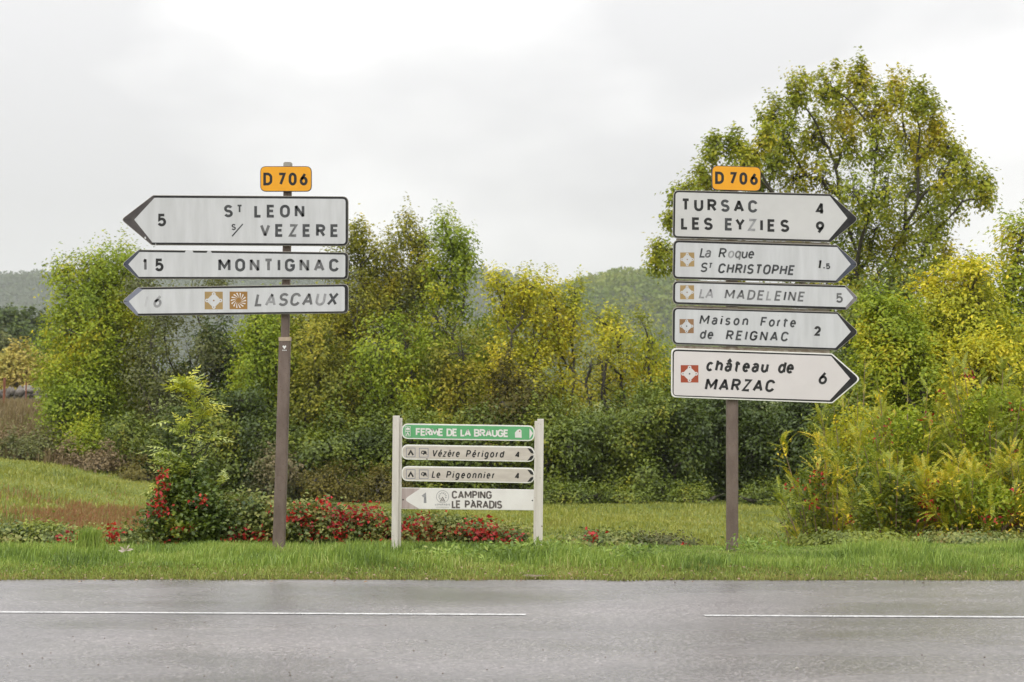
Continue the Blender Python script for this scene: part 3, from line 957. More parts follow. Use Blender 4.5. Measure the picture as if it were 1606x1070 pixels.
# --- far things at the left edge
for cx, wp_, top_, bot_, lm, Y, lab in [
    (10, 70, 478, 600, 'lf_dark', 210, 'far dark green tree at the left picture edge below the ridge'),
    (52, 60, 490, 600, 'lf_dark', 215, 'far dark tree just left of the bright leftmost tree'),
    (-10, 60, 510, 600, 'lf_grey', 190, 'far grey-green tree cut by the left picture edge'),
    (30, 60, 520, 600, 'lf_dark', 200, 'far low dark tree above the yellow vines'),
]:
    plant('distant_tree', lab, 'tree', Y, cx, wp_, top_, bot_, lm, 14, 1.5, subs=8, per=18, sig=0.5, leaf=0.5, lw=0.8, group='far trees beyond the yellow vines', maxr=0.3, shoots=8)
for cx, wp_, top_, bot_, Y, lab in [
    (-10, 70, 545, 625, 112, 'yellow autumn vines cut by the left picture edge'),
    (30, 70, 548, 622, 110, 'yellow autumn vines above the rubble wall'),
    (72, 60, 553, 618, 112, 'yellow autumn vines beside the bright leftmost tree'),
]:
    plant('grape_vine', lab, 'vine', Y, cx, wp_, top_, bot_, 'lf_vine', 12, 0.8, subs=8, per=26, sig=0.3, leaf=0.22, lw=0.7, group='yellow vines beyond the rubble wall', stems=3, fork=0.8, shoots=10)

# rubble wall with loose stones
wx0, wx1, wy = at(-60, 0, 82)[0], at(62, 0, 82)[0], 82.0
wz = gz(-20, wy)
wall = empty('rubble_wall', ((wx0 + wx1) / 2, wy, wz - 0.1), 'low tumbledown stone wall at the far left below the yellow vines', 'wall')
parts_ = []
ic = np.array([(1, 0, 0), (0, 1, 0), (-1, 0, 0), (0, -1, 0), (0, 0, 1), (0, 0, -1)], float)
icf = np.array([(0, 1, 4), (1, 2, 4), (2, 3, 4), (3, 0, 4), (1, 0, 5), (2, 1, 5), (3, 2, 5), (0, 3, 5)])
for k in range(260):
    p = np.array([RNG.uniform(wx0, wx1) - (wx0 + wx1) / 2, RNG.uniform(-0.3, 0.3), RNG.uniform(0, 0.75)])
    parts_.append((ic * RNG.uniform(0.12, 0.26, 3) * RNG.uniform(0.8, 1.2, (6, 3)) + p, icf))
V, T = join(parts_)
o = obj('stones', mesh_np('stones', V, T, M['stone']), wall)
o['kind'] = 'stuff'
b = MB()
b.box((-0.12, -0.15, 0.72), (0.16, 0.15, 0.98))
b.build('pale_block', M['pale_stone'], wall, (at(43, 0, 82)[0] - (wx0 + wx1) / 2, -0.05, 0), 0.03)
b = MB()
b.box((-0.24, -0.2, 0), (0.24, 0.2, 0.52), 0)
b.box((-0.3, -0.25, 0.52), (0.3, 0.25, 0.59), 1)
b.box((0.06, -0.21, 0.0), (0.2, -0.201, 0.3), 2)
o = b.build('stone_trough', [M['pale_stone'], M['stone'], M['dark_bark']], None, (at(66, 0, 80)[0], 80, gz(at(66, 0, 80)[0], 80) - 0.05), 0.02)
props(o, 'small grey stone well housing at the right end of the rubble wall', 'well')
for px, hh, Y, lab in [(6, 1.15, 72, 'rusty iron fence stake at the far left edge of the bank'), (40, 1.0, 75, 'thin rusty stake right of the leftmost stake on the bank')]:
    x = at(px, 0, Y)[0]
    V, T = tube([(0, 0, -0.1), (0.02, 0, hh * 0.6), (0.03, 0, hh)], [0.05 if px < 20 else 0.03] * 3, 6)
    o = obj('fence_stake', mesh_np('fence_stake', V, T, M['rust'], True), None, (x, Y, gz(x, Y)))
    props(o, lab, 'fence stake', 'rusty stakes on the bank')

# --- the tall tree at right
Yb = 60.0
bigl = [(1250, 135, 27), (1300, 125, 26), (1318, 160, 30), (1350, 122, 22), (1372, 165, 30), (1408, 140, 26), (1440, 150, 22), (1462, 178, 22),
        (1212, 172, 26), (1200, 205, 22), (1232, 215, 32), (1275, 205, 36), (1325, 215, 36), (1375, 225, 36), (1420, 205, 32), (1455, 225, 28),
        (1488, 222, 20), (1480, 265, 30), (1513, 258, 20), (1538, 280, 16), (1496, 300, 26), (1545, 300, 10), (1215, 245, 22), (1245, 270, 32), (1290, 275, 36),
        (1340, 290, 38), (1390, 290, 36), (1440, 280, 32), (1460, 320, 30), (1420, 345, 34), (1375, 350, 38), (1330, 345, 36), (1470, 350, 16),
        (1122, 228, 24), (1155, 220, 20), (1168, 250, 26), (1105, 270, 24), (1080, 292, 18), (1140, 285, 28), (1190, 280, 18), (1180, 240, 14),
        (1052, 335, 12), (1038, 385, 18), (1030, 405, 12), (1058, 400, 16), (1062, 300, 12), (1100, 330, 20), (1360, 400, 40), (1405, 400, 38), (1445, 395, 30), (1478, 390, 20),
        (1340, 440, 38), (1385, 450, 40), (1430, 440, 36), (1350, 500, 40), (1410, 500, 40), (1300, 470, 34), (1260, 420, 34), (1200, 400, 30), (1150, 420, 26), (1470, 430, 22),
        (1310, 400, 34), (1250, 350, 30), (1190, 345, 26)]
lobes = []
for px, py, pr in bigl:
    if px < 1205:
        pr *= 0.72
    Yq = Yb + RNG.uniform(-2.2, 2.2)
    p = at(px, py + 9, Yq)
    lobes.append((*p, pr / F * Yq * 0.95))
xb = at(1350, 0, Yb)[0]
tree('tall_ash_tree', 'tallest tree with a wide airy crown rising behind the right arrow panels', 'tree', (xb, Yb, gz(xb, Yb)), lobes, 'lf_big', EDGE,
     subs=24, per=10, sig=0.145, zst=1.4, leaf=0.14, lw=0.55, fork=4.3, tip=0.0095, maxr=0.24, barkm='bark', shoots=320)

# --- right side, middle distance
RG = 'autumn bushes crowding the right side'
plant('broadleaf_tree', 'dark green tree filling in below the tallest tree', 'tree', 57, 1390, 230, 405, 640, 'lf_hedge', 28, 0.85, subs=9, per=26, shoots=16, group=EDGE)
plant('conifer_tree', 'small dark tree top peeking over the yellow bushes at right', 'tree', 66, 1525, 60, 400, 560, 'lf_dark', 10, 0.5, subs=8, per=24, shoots=12, group=EDGE)
plant('broadleaf_tree', 'green tree cut by the right picture edge above the yellow bushes', 'tree', 44, 1600, 110, 358, 640, 'lf_bright', 24, 0.6, tops=3, subs=9, per=20, shoots=30, leaf=0.11, group=EDGE)
plant('robinia_tree', 'large golden yellow-green bush tree at the upper right', 'tree', 38, 1500, 230, 412, 720, 'lf_yellow', 44, 0.55, subs=10, per=30, sig=0.14, shoots=60, leaf=0.095, stems=4, fork=1.8, group=RG)
plant('robinia_tree', 'yellow-green bush tree beside the tips of the right arrow panels', 'tree', 34, 1395, 170, 470, 760, 'lf_bright', 36, 0.45, tops=4, subs=10, per=28, sig=0.12, shoots=70, leaf=0.08, stems=4, fork=1.2, group=RG)
plant('robinia_tree', 'yellow bush tree low against the right picture edge', 'tree', 33, 1560, 170, 520, 780, 'lf_yellow', 34, 0.45, subs=10, per=28, sig=0.12, shoots=50, leaf=0.08, stems=4, fork=1.0, group=RG)
plant('robinia_tree', 'deep green bush tree right of the lowest arrow panel tip', 'tree', 33, 1330, 130, 590, 800, 'lf_hedge', 24, 0.42, subs=9, per=28, sig=0.12, shoots=30, leaf=0.08, stems=3, fork=0.8, group=RG)
# --- end of background trees


# ------------------------------------------------------------------ pinnate leaves
def pinnate(P0, D, L, pairs, ll, lw, droop=0.25, zigzag=0.1, taper=True):
    """fronds: N rachises with paired leaflets -> V, T"""
    N = len(P0)
    L = np.broadcast_to(np.asarray(L, float), (N,))
    S = np.cross(D, np.array([[0, 0, 1.0]]) + rnd_unit(N) * 0.35)
    S /= np.linalg.norm(S, axis=1, keepdims=True) + 1e-9
    t = np.linspace(0.18, 0.97, pairs)
    down = np.array([0, 0, -1.0])
    pos = P0[:, None, :] + D[:, None, :] * (t[None, :] * L[:, None])[..., None] + down * (droop * L[:, None] * t[None, :] ** 2)[..., None]
    tan = D[:, None, :] + down * (2 * droop * t)[None, :, None]
    tan /= np.linalg.norm(tan, axis=2, keepdims=True)
    parts = []
    prof = (np.sin(math.pi * (0.12 + 0.78 * t)) ** 0.6) if taper else np.ones_like(t)
    for sgn in (-1, 1):
        Dd = S[:, None, :] * sgn * 0.85 + tan * 0.45 + down * 0.22 + RNG.normal(0, zigzag, pos.shape)
        Dd /= np.linalg.norm(Dd, axis=2, keepdims=True)
        Sd = np.cross(Dd, np.cross(tan, S[:, None, :] * np.ones_like(tan)))
        Sd /= np.linalg.norm(Sd, axis=2, keepdims=True) + 1e-9
        ln = (ll * prof)[None, :] * RNG.uniform(0.8, 1.15, (N, 1))
        parts.append(leafquads(pos.reshape(-1, 3), Dd.reshape(-1, 3), Sd.reshape(-1, 3), ln.ravel() if ln.size == N * pairs else np.broadcast_to(ln, (N, pairs)).ravel(), (lw / ll) * np.broadcast_to(ln, (N, pairs)).ravel()))
    # end leaflet
    e = P0 + D * L[:, None] + down * (droop * L)[:, None]
    parts.append(leafquads(e, tan[:, -1], S, ll * 0.9, lw * 0.9))
    # rachis
    tt = np.array([0, 0.5, 1.0])
    rp_ = P0[:, None, :] + D[:, None, :] * (tt[None, :] * L[:, None])[..., None] + down * (droop * L[:, None] * tt[None, :] ** 2)[..., None]
    wv = S[:, None, :] * (0.0025 + ll * 0.02)
    V = np.stack([rp_ + wv, rp_ - wv], 2).reshape(-1, 3)
    b = np.arange(N)[:, None] * 6
    T = np.concatenate([b + np.array([[0, 1, 3]]), b + np.array([[0, 3, 2]]), b + np.array([[2, 3, 5]]), b + np.array([[2, 5, 4]])], 1).reshape(-1, 3)
    parts.append((V, T))
    return join(parts)


def frond_bush(label, cx, wpx, ptop, pbot, Y, leafm, ncanes, fr_per, L=0.3, pairs=11, ll=0.035, red=0, yellow=0, group=None, fill=None):
    """bush of arching canes clothed with pinnate fronds"""
    x0 = (cx - CX) / F * Y
    zt = EYE - (ptop - HY) / F * Y
    z0 = gz(x0, Y)
    H = zt - z0
    Wd = wpx / F * Y
    o = empty('frond_bush', (x0, Y, z0), label, 'bush', group)
    stems, P0, D = [], [], []
    for c in range(ncanes):
        a = RNG.uniform(0, 2 * math.pi)
        q = math.sqrt(RNG.random())
        bx, by = math.cos(a) * q * Wd * 0.28, math.sin(a) * q * Wd * 0.25
        reach = Wd * 0.5 * q * RNG.uniform(0.5, 1.15)
        h = H * RNG.uniform(0.45, 1.02) * (1 - 0.35 * q * q)
        e = np.array([bx + math.cos(a) * reach * 0.6, by + math.sin(a) * reach * 0.6, h])
        s0 = np.array([bx, by, -0.05])
        t_ = np.linspace(0, 1, 7)[:, None]
        mid = (s0 + e) / 2 + np.array([-math.cos(a), -math.sin(a), 0]) * reach * 0.15 + np.array([0, 0, h * 0.12])
        pts = (1 - t_) ** 2 * s0 + 2 * t_ * (1 - t_) * mid + t_ ** 2 * e
        stems.append(tube(pts, np.linspace(0.014, 0.003, 7), 4))
        tt = RNG.uniform(0.15, 1.0, fr_per)
        tt[:3] = [1.0, 0.97, 0.94]
        pp = (1 - tt[:, None]) ** 2 * s0 + 2 * tt[:, None] * (1 - tt[:, None]) * mid + tt[:, None] ** 2 * e
        tg = 2 * (1 - tt[:, None]) * (mid - s0) + 2 * tt[:, None] * (e - mid)
        tg /= np.linalg.norm(tg, axis=1, keepdims=True)
        side = rnd_unit(fr_per)
        dd = tg * RNG.uniform(0.5, 1.3, (fr_per, 1)) + side * 0.8 + np.array([0, 0, 0.25])
        dd /= np.linalg.norm(dd, axis=1, keepdims=True)
        P0.append(pp)
        D.append(dd)
    V, T = join(stems)
    obj('stems', mesh_np('stems', V, T, M['twig'], True), o)
    P0, D = np.concatenate(P0), np.concatenate(D)
    V, T = pinnate(P0, D, L * RNG.uniform(0.6, 1.25, len(P0)), pairs, ll, ll * 0.42, 0.28)
    obj('fronds', mesh_np('fronds', V, T, M[leafm]), o)
    if fill:
        n = fill[1]
        d = rnd_unit(n)
        P = d * RNG.uniform(0.2, 0.85, (n, 1)) ** 0.5 * np.array([Wd * 0.42, Wd * 0.35, H * 0.40]) + np.array([0, 0, H * 0.42])
        P = P[P[:, 2] > 0]
        V, T = rand_leaves(P, 0.06, 0.035, 0.3)
        obj('inner_leaves', mesh_np('inner_leaves', V, T, M[fill[0]]), o)
    for m_, cnt in (('lf_red', red), ('lf_autumn', yellow)):
        if cnt:
            sel = RNG.choice(len(P0), cnt * 2)
            k = 13 if m_ == 'lf_red' else 9
            P = np.repeat(P0[sel] + np.array([0, -0.1, 0]), k, 0) + RNG.normal(0, 1, (cnt * 2 * k, 3)) * np.array([0.055, 0.06, 0.05])
            V, T = rand_leaves(P, 0.06, 0.03, 0.7)
            obj('red_leaves' if m_ == 'lf_red' else 'yellow_leaves', mesh_np('tinted_leaves', V, T, M[m_]), o)
    return o


frond_bush('feathery yellow-green bush at the left corner of the right-hand thicket', 1310, 190, 640, 850, 24.5, 'lf_frond', 34, 22, red=3, yellow=6, group=RG, fill=('lf_hedge', 4000))
frond_bush('feathery bush with tall pale spikes in the middle of the right thicket', 1425, 210, 575, 850, 25.5, 'lf_frond', 44, 24, red=5, yellow=8, group=RG, fill=('lf_bright', 7000))
frond_bush('grey-green feathery bush against the right picture edge', 1560, 200, 540, 850, 25.0, 'lf_frond_grey', 44, 24, red=6, yellow=7, group=RG, fill=('lf_bright', 7000))
frond_bush('low feathery bush in front with clusters of dark red leaves', 1400, 170, 700, 858, 22.8, 'lf_frond', 30, 20, red=7, yellow=10, group=RG, fill=('lf_hedge', 3500))
frond_bush('low golden and red feathery bush nearest the right verge', 1520, 190, 715, 860, 22.6, 'lf_frond', 32, 20, red=8, yellow=16, group=RG, fill=('lf_bright', 3500))
frond_bush('small dull green feathery bush spreading over the field corner', 1262, 110, 735, 830, 27.5, 'lf_frond_grey', 20, 18, group=RG, fill=('lf_ivy', 1200))
frond_bush('tall feathery bush rising behind the middle of the right thicket', 1345, 150, 560, 850, 28.0, 'lf_frond', 30, 22, yellow=4, group=RG, fill=('lf_yellow', 6000))
frond_bush('low feathery bush cut by the right picture edge', 1610, 120, 700, 860, 23.0, 'lf_frond', 24, 20, yellow=12, red=2, group=RG, fill=('lf_hedge', 2500))

# ------------------------------------------------------------------ ash sapling in front, left
Ys = 20.9
sx = at(300, 0, Ys)[0]
sz0 = gz(sx, Ys)
sap = empty('ash_sapling', (sx, Ys, sz0), 'young ash sapling with feathery pale leaves standing in the left bramble', 'sapling')


def loc(px, py, Y=Ys):
    p = at(px, py, Y)
    return np.array([p[0] - sx, p[1] - Ys, p[2] - sz0])


lead = np.array([loc(302, 868), loc(304, 800), loc(303, 740), loc(300, 680), loc(299, 630), loc(299, 608)])
V, T = tube(lead, [0.022, 0.019, 0.015, 0.011, 0.007, 0.004], 6)
obj('trunk', mesh_np('trunk', V, T, M['bark'], True), sap)
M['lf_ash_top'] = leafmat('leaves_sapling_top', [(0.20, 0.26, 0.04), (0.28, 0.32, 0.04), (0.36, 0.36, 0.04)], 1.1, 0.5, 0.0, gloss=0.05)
leaf_meshes, top_meshes = [], []
for k in range(5):
    V, T = pinnate(np.zeros((1, 3)), np.array([[1.0, 0, 0]]), 0.25, 5, 0.09, 0.034, 0.10 + 0.13 * k, 0.16)
    leaf_meshes.append(mesh_np('compound_leaf', V, T, M['lf_ash']))
    top_meshes.append(mesh_np('compound_leaf', V, T, M['lf_ash_top']))


def put_leaf(p, d, s):
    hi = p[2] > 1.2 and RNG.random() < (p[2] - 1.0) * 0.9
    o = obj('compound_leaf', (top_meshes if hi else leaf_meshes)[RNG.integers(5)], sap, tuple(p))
    q = mathutils.Vector(d).to_track_quat('X', 'Z')
    e = (q @ mathutils.Quaternion((1, 0, 0), RNG.normal(0, 0.45))).to_euler()
    o.rotation_euler = e
    o.scale = (s, s, s)


br = []
for t_ in np.linspace(0.18, 0.97, 27):
    i = t_ * 5
    k = min(int(i), 4)
    p = lead[k] + (lead[k + 1] - lead[k]) * (i - k)
    a = RNG.uniform(0, 2 * math.pi)
    ln = (1 - t_) * 0.52 + 0.06
    d = np.array([math.cos(a) * (1.25 if math.cos(a) < 0 else 1.0), math.sin(a) * 0.7, 0.75 + t_ * 0.4])
    d /= np.linalg.norm(d)
    e = p + d * ln
    m_ = (p + e) / 2 + np.array([d[0] * 0.05, 0, -0.03])
    br.append(tube([p, m_, e], [0.008, 0.006, 0.003], 4))
    for q in np.linspace(0.3, 1.0, 4 + int(ln * 10)):
        pp = p + (e - p) * q
        a2 = RNG.uniform(0, 2 * math.pi)
        dd = d * 0.6 + np.array([math.cos(a2), math.sin(a2) * 0.9, 0.15 + 0.75 * t_ * RNG.random()])
        put_leaf(pp, dd / np.linalg.norm(dd), RNG.uniform(0.55, 1.0))
for k in range(12):
    a2 = k / 5 * 2 * math.pi
    put_leaf(lead[5] + np.array([0, 0, -0.022 * k]), (math.cos(a2) * 0.75, math.sin(a2) * 0.75, 0.85), RNG.uniform(0.5, 0.7))
V, T = join(br)
obj('branches', mesh_np('branches', V, T, M['bark'], True), sap)


# ------------------------------------------------------------------ bramble mounds with crimson creeper
def bramble(label, cx, wpx, ptop, Y, leafm='lf_bramble', n=2600, red=0, redspots=None, leaf=0.047, dry=0, cat='bramble', arcs=14):
    x0 = (cx - CX) / F * Y
    z0 = gz(x0, Y)
    H = EYE - (ptop - HY) / F * Y - z0
    H *= 1.12
    Wd = (wpx + 34) / F * Y
    o = empty('bramble_bush', (x0, Y, z0), label, cat, 'brambles along the verge')
    st = []
    tips = []
    for k in range(arcs):
        a = RNG.uniform(0, math.pi * 2)
        s0 = np.array([RNG.uniform(-0.3, 0.3) * Wd, RNG.uniform(-0.15, 0.15), -0.05])
        e = s0 + np.array([math.cos(a) * Wd * 0.35, math.sin(a) * 0.35, H * RNG.uniform(0.2, 1.0)])
        m_ = (s0 + e) / 2 + np.array([0, 0, H * 0.45])
        t_ = np.linspace(0, 1, 7)[:, None]
        pts = (1 - t_) ** 2 * s0 + 2 * t_ * (1 - t_) * m_ + t_ ** 2 * e
        st.append(tube(pts, np.linspace(0.006, 0.002, 7), 3))
        tips.append(pts[3:])
    V, T = join(st)
    obj('stems', mesh_np('stems', V, T, M['twig'], True), o)
    # leaf sprays on a lumpy dome
    n = int(n * 2.6)
    k = max(14, n // 36)
    d = rnd_unit(k)
    d[:, 2] = np.abs(d[:, 2])
    ctr = d * RNG.uniform(0.45, 1.0, (k, 1)) * np.array([Wd * 0.5, 0.42, H * 0.82])
    ctr[:, 2] = H * (np.maximum(ctr[:, 2], 0.001) / H) ** 0.6 * RNG.uniform(0.75, 1.0, k)
    P = np.repeat(ctr, n // k, 0) + RNG.normal(0, 1, (k * (n // k), 3)) * np.array([0.075, 0.075, 0.05])
    tp = np.concatenate(tips)
    P = np.concatenate([P, np.repeat(tp, 6, 0) + RNG.normal(0, 0.035, (len(tp) * 6, 3))])
    P[:, 2] = np.maximum(P[:, 2], 0.0)
    V, T = rand_leaves(P, leaf, leaf * 0.8, 0.0, P * np.array([0.5, 0.5, 1.0]) / max(H, 0.1) * 0.5)
    obj('leaves', mesh_np('leaves', V, T, M[leafm]), o)
    if red or redspots:
        pts = []
        for (rx, ry, rr) in (redspots or []):
            c = np.array([(rx - CX) / F * (Y - 0.35) - x0, -0.35, EYE - (ry - HY) / F * (Y - 0.35) - z0])
            nn = int(rr * rr * 0.30) + 9
            pts.append(c + RNG.normal(0, 1, (nn, 3)) * np.array([1, 0.7, 0.75]) * rr / F * Y * 1.0)
        if red:
            sel = ctr[RNG.choice(k, red)]
            pts.append(np.repeat(sel, 10, 0) + RNG.normal(0, 0.045, (red * 10, 3)) + np.array([0, -0.05, 0.02]))
        P = np.concatenate(pts)
        P[:, 2] = np.maximum(P[:, 2], 0.01)
        V, T = rand_leaves(P, 0.05, 0.034, 0.5)
        ro = obj('red_leaves', mesh_np('red_leaves', V, T, M['lf_red']), o)
    return o


bramble('dark ivy-green mound wrapped round the foot of the ash sapling', 300, 118, 762, 20.75, 'lf_ivy', 3600, red=3,
        redspots=[(246, 790, 8), (250, 806, 9), (252, 772, 6), (318, 783, 6), (296, 828, 5), (285, 862, 8), (268, 858, 8)], leaf=0.05)
bramble('loose pale bramble between ash sapling and tall left post', 390, 130, 772, 20.9, 'lf_bramble', 4200, red=5, redspots=[(372, 842, 13), (398, 838, 10), (414, 846, 8)])
bramble('bramble thicket with crimson creeper just right of the tall left post', 490, 130, 788, 20.8, 'lf_bramble', 4600, red=10,
        redspots=[(475, 812, 9), (482, 825, 8), (505, 790, 8), (530, 806, 12), (527, 826, 11), (532, 838, 9), (462, 815, 10), (547, 855, 9), (490, 845, 9)])
bramble('bramble thicket touching the left post of the low frame sign', 575, 110, 800, 20.9, 'lf_bramble', 4000, red=8,
        redspots=[(555, 812, 11), (572, 804, 12), (590, 810, 12), (600, 835, 10), (575, 845, 9)])
bramble('bramble under the low frame sign tipped with a bright crimson patch', 680, 130, 812, 20.95, 'lf_bramble', 4200, red=6,
        redspots=[(661, 812, 8), (640, 832, 13), (655, 835, 11), (688, 838, 10), (680, 850, 8)])
bramble('trailing crimson-leaved bramble beside the right post of the frame sign', 750, 110, 822, 20.9, 'lf_bramble', 2200, red=4,
        redspots=[(735, 832, 11), (755, 830, 14), (768, 838, 13), (775, 847, 12), (740, 845, 8), (800, 848, 9)])
bramble('low grey-green bramble at the left picture edge', 40, 130, 832, 20.6, 'lf_bramble', 3200, red=0, leaf=0.045)
bramble('bramble strip with trailing dark red creeper left of the ash sapling', 165, 150, 838, 20.6, 'lf_bramble', 3000, red=6,
        redspots=[(85, 850, 9), (110, 848, 10), (125, 845, 9), (165, 835, 8), (178, 840, 9), (165, 855, 12), (150, 857, 9), (182, 858, 9)], leaf=0.045)
bramble('upright pale weed clump rising from the left edge brambles', 68, 30, 818, 20.7, 'lf_frond_grey', 500, leaf=0.045, cat='weed', arcs=5)
bramble('small bramble with one crimson sprig between frame sign and right post', 945, 120, 846, 20.7, 'lf_bramble', 1700, redspots=[(932, 843, 9), (930, 850, 7)], leaf=0.045)
bramble('thin reddish dying bramble just left of the right post', 1045, 90, 852, 20.7, 'lf_rank', 700, redspots=[(1075, 860, 6)], leaf=0.04)
bramble('grey-green verge weeds at the foot of the right-hand thicket', 1340, 180, 848, 20.9, 'lf_frond_grey', 2600, leaf=0.045, cat='weed')
bramble('grassy weeds along the verge by the right picture edge', 1530, 190, 850, 20.9, 'lf_bramble', 2600, leaf=0.045, cat='weed')


bramble('leafy green growth climbing the lower stem of the ash sapling', 290, 50, 705, 20.85, 'lf_ivy', 1500, redspots=[(250, 760, 7), (256, 742, 5)], leaf=0.05, arcs=8)
# ------------------------------------------------------------------ grass
def vnoise(x, y, s, seed=0):
    r = np.random.default_rng(seed)
    g = r.random((128, 128))
    u, v = x / s + 64.3, y / s + 31.7
    i, j = np.floor(u).astype(int), np.floor(v).astype(int)
    fu, fv = u - i, v - j
    fu, fv = fu * fu * (3 - 2 * fu), fv * fv * (3 - 2 * fv)
    i, j, i1, j1 = i % 128, j % 128, (i + 1) % 128, (j + 1) % 128
    return (g[i, j] * (1 - fu) * (1 - fv) + g[i1, j] * fu * (1 - fv) + g[i, j1] * (1 - fu) * fv + g[i1, j1] * fu * fv)


def blades(X, Y, Z, H, W, lean=0.5, wind=(0.25, 0.0)):
    n = len(X)
    a = RNG.uniform(0, 2 * math.pi, n)
    ln = np.abs(RNG.normal(0, lean, n)) * H
    dx, dy = np.cos(a) * ln + wind[0] * H * RNG.uniform(0, 1, n), np.sin(a) * ln
    f = RNG.uniform(0, math.pi, n)
    f = f * 0.5
    wx, wy = np.cos(f) * W * 0.5, np.sin(f) * W * 0.5
    V = np.empty((n, 5, 3))
    V[:, 0] = np.stack([X - wx, Y - wy, Z - 0.01], 1)
    V[:, 1] = np.stack([X + wx, Y + wy, Z - 0.01], 1)
    mx, my, mz = X + dx * 0.3, Y + dy * 0.3, Z + H * 0.6
    V[:, 2] = np.stack([mx + wx * 0.8, my + wy * 0.8, mz], 1)
    V[:, 3] = np.stack([mx - wx * 0.8, my - wy * 0.8, mz], 1)
    V[:, 4] = np.stack([X + dx, Y + dy, Z + H * (1 - 0.35 * np.minimum(1, ln / H))], 1)
    b = np.arange(n)[:, None] * 5
    T = np.concatenate([b + np.array([[0, 1, 2]]), b + np.array([[0, 2, 3]]), b + np.array([[3, 2, 4]])], 1).reshape(-1, 3)
    return V.reshape(-1, 3), T


def stuff(name, label, cat, V, T, m):
    o = obj(name, mesh_np(name, V, T, m))
    return props(o, label, cat, kind='stuff')


# long verge grass
n = 105000
X = RNG.uniform(-6.8, 6.8, n)
Y = 16.65 + 4.3 * RNG.random(n) ** 0.85
den = vnoise(X, Y, 0.35, 3)
soilm = (((X - 0.2) / 0.17) ** 2 + ((Y - 16.82) / 0.15) ** 2) < 1
k = (RNG.random(n) < 0.35 + den) & ~soilm
X, Y = X[k], Y[k]
hn = vnoise(X, Y, 0.6, 5) * 0.6 + vnoise(X, Y, 0.22, 8) * 0.4
hh = 0.03 + 0.17 * hn ** 1.7 * sst(16.6, 17.9, Y) * (1 - 0.55 * sst(18.9, 19.6, Y))
hh *= RNG.uniform(0.5, 1.15, len(X)) * (1 - 0.6 * sst(18.2, 18.9, Y) * (sst(0.4, 1.2, X) * (1 - sst(3.0, 3.6, X))))
V, T = blades(X, Y, terrain(X, Y), hh, 0.0066, 0.75, (0.35, 0))
n2 = 26000
X2, Y2 = RNG.uniform(-6.8, 6.8, n2), RNG.uniform(17.3, 19.3, n2)
k2 = RNG.random(n2) < 1.9 * np.maximum(0, vnoise(X2, Y2, 0.45, 41) - 0.35) * (0.35 + vnoise(X2, Y2, 2.2, 43))
k2 &= ~((X2 > 0.7) & (X2 < 3.1) & (Y2 > 18.0))
X2, Y2 = X2[k2], Y2[k2]
V2, T2 = blades(X2, Y2, terrain(X2, Y2), RNG.uniform(0.10, 0.21, len(X2)) * (0.7 + 0.5 * vnoise(X2, Y2, 1.1, 47)), 0.0075, 0.55, (0.3, 0))
V, T = join([(V, T), (V2, T2)])
stuff('verge_grass', 'bright long wet grass covering the verge behind the road', 'grass', V, T, M['gr_verge'])
# short mown edge
n = 26000
X = RNG.uniform(-6.3, 6.3, n)
Y = edgeY(X) + 0.03 - 0.13 * vnoise(X, X * 0 + 3, 0.35, 77) * vnoise(X, X * 0 + 9, 1.3, 78) * 2 + RNG.uniform(0, 1.0, n) ** 1.5 * 1.3
soilm = (((X - 0.2) / 0.15) ** 2 + ((Y - 16.82) / 0.13) ** 2) < RNG.uniform(0.3, 1.2, n)
k = ~soilm
X, Y = X[k], Y[k]
V, T = blades(X, Y, np.maximum(terrain(X, Y), 0.0), RNG.uniform(0.015, 0.055, len(X)), 0.007, 1.1)
stuff('edge_grass', 'short trodden brownish grass lining the edge of the asphalt', 'grass', V, T, M['gr_edge'])
# meadow
n = 105000
Y = 27 + 36 * RNG.random(n) ** 0.9
X = RNG.uniform(-0.30, 0.27, n) * Y
zz = terrain(X, Y)
hn = vnoise(X, Y, 1.6, 21)
hh = (0.05 + 0.15 * hn ** 2) * RNG.uniform(0.5, 1.3, n)
V, T = blades(X, Y, zz, hh, 0.027, 0.6, (0.15, 0))
stuff('meadow_grass', 'pale green rough grass of the low field behind the signs', 'grass', V, T, M['gr_field'])
# near slope behind the verge
n = 13000
Y = RNG.uniform(20.6, 28, n)
X = RNG.uniform(-0.30, 0.30, n) * Y
V, T = blades(X, Y, terrain(X, Y), RNG.uniform(0.05, 0.13, n), 0.010, 0.6)
stuff('slope_grass', 'rough grass on the slope dropping from the verge to the field', 'grass', V, T, M['gr_field'])
# rust-red weeds in the field, left
n = 15000
Y = RNG.normal(44.5, 2.2, n)
X = (np.clip(RNG.normal(140, 75, n), -30, 300) - CX) / F * Y
k = RNG.random(n) < 1.3 * vnoise(X, Y, 1.1, 33) ** 1.8
X, Y = X[k], Y[k]
V, T = blades(X, Y, terrain(X, Y), RNG.uniform(0.06, 0.26, len(X)), 0.02, 0.45)
stuff('field_weeds', 'rust-red dying weeds in the left part of the field', 'weeds', V, T, M['lf_dryred'])
# bank scrub grass, far left
n = 16000
Y = RNG.uniform(56, 84, n)
X = RNG.uniform(-0.30, -0.19, n) * Y
V, T = blades(X, Y, terrain(X, Y), RNG.uniform(0.15, 0.5, n), 0.03, 0.4)
stuff('bank_grass', 'tawny dry grass on the bank at the far left', 'grass', V, T, M['lf_tawny'])
# single taller tuft
tuft = empty('grass_tuft', (*at(140, 0, 19.6)[:2], gz(at(140, 0, 19.6)[0], 19.6)), 'tall dark green grass tuft on the verge left of the ash sapling', 'grass tuft')
n = 520
V, T = blades(RNG.normal(0, 0.06, n), RNG.normal(0, 0.05, n), np.zeros(n), RNG.uniform(0.14, 0.29, n), 0.006, 0.35)
obj('blades', mesh_np('blades', V, T, M['gr_verge']), tuft)['kind'] = 'stuff'
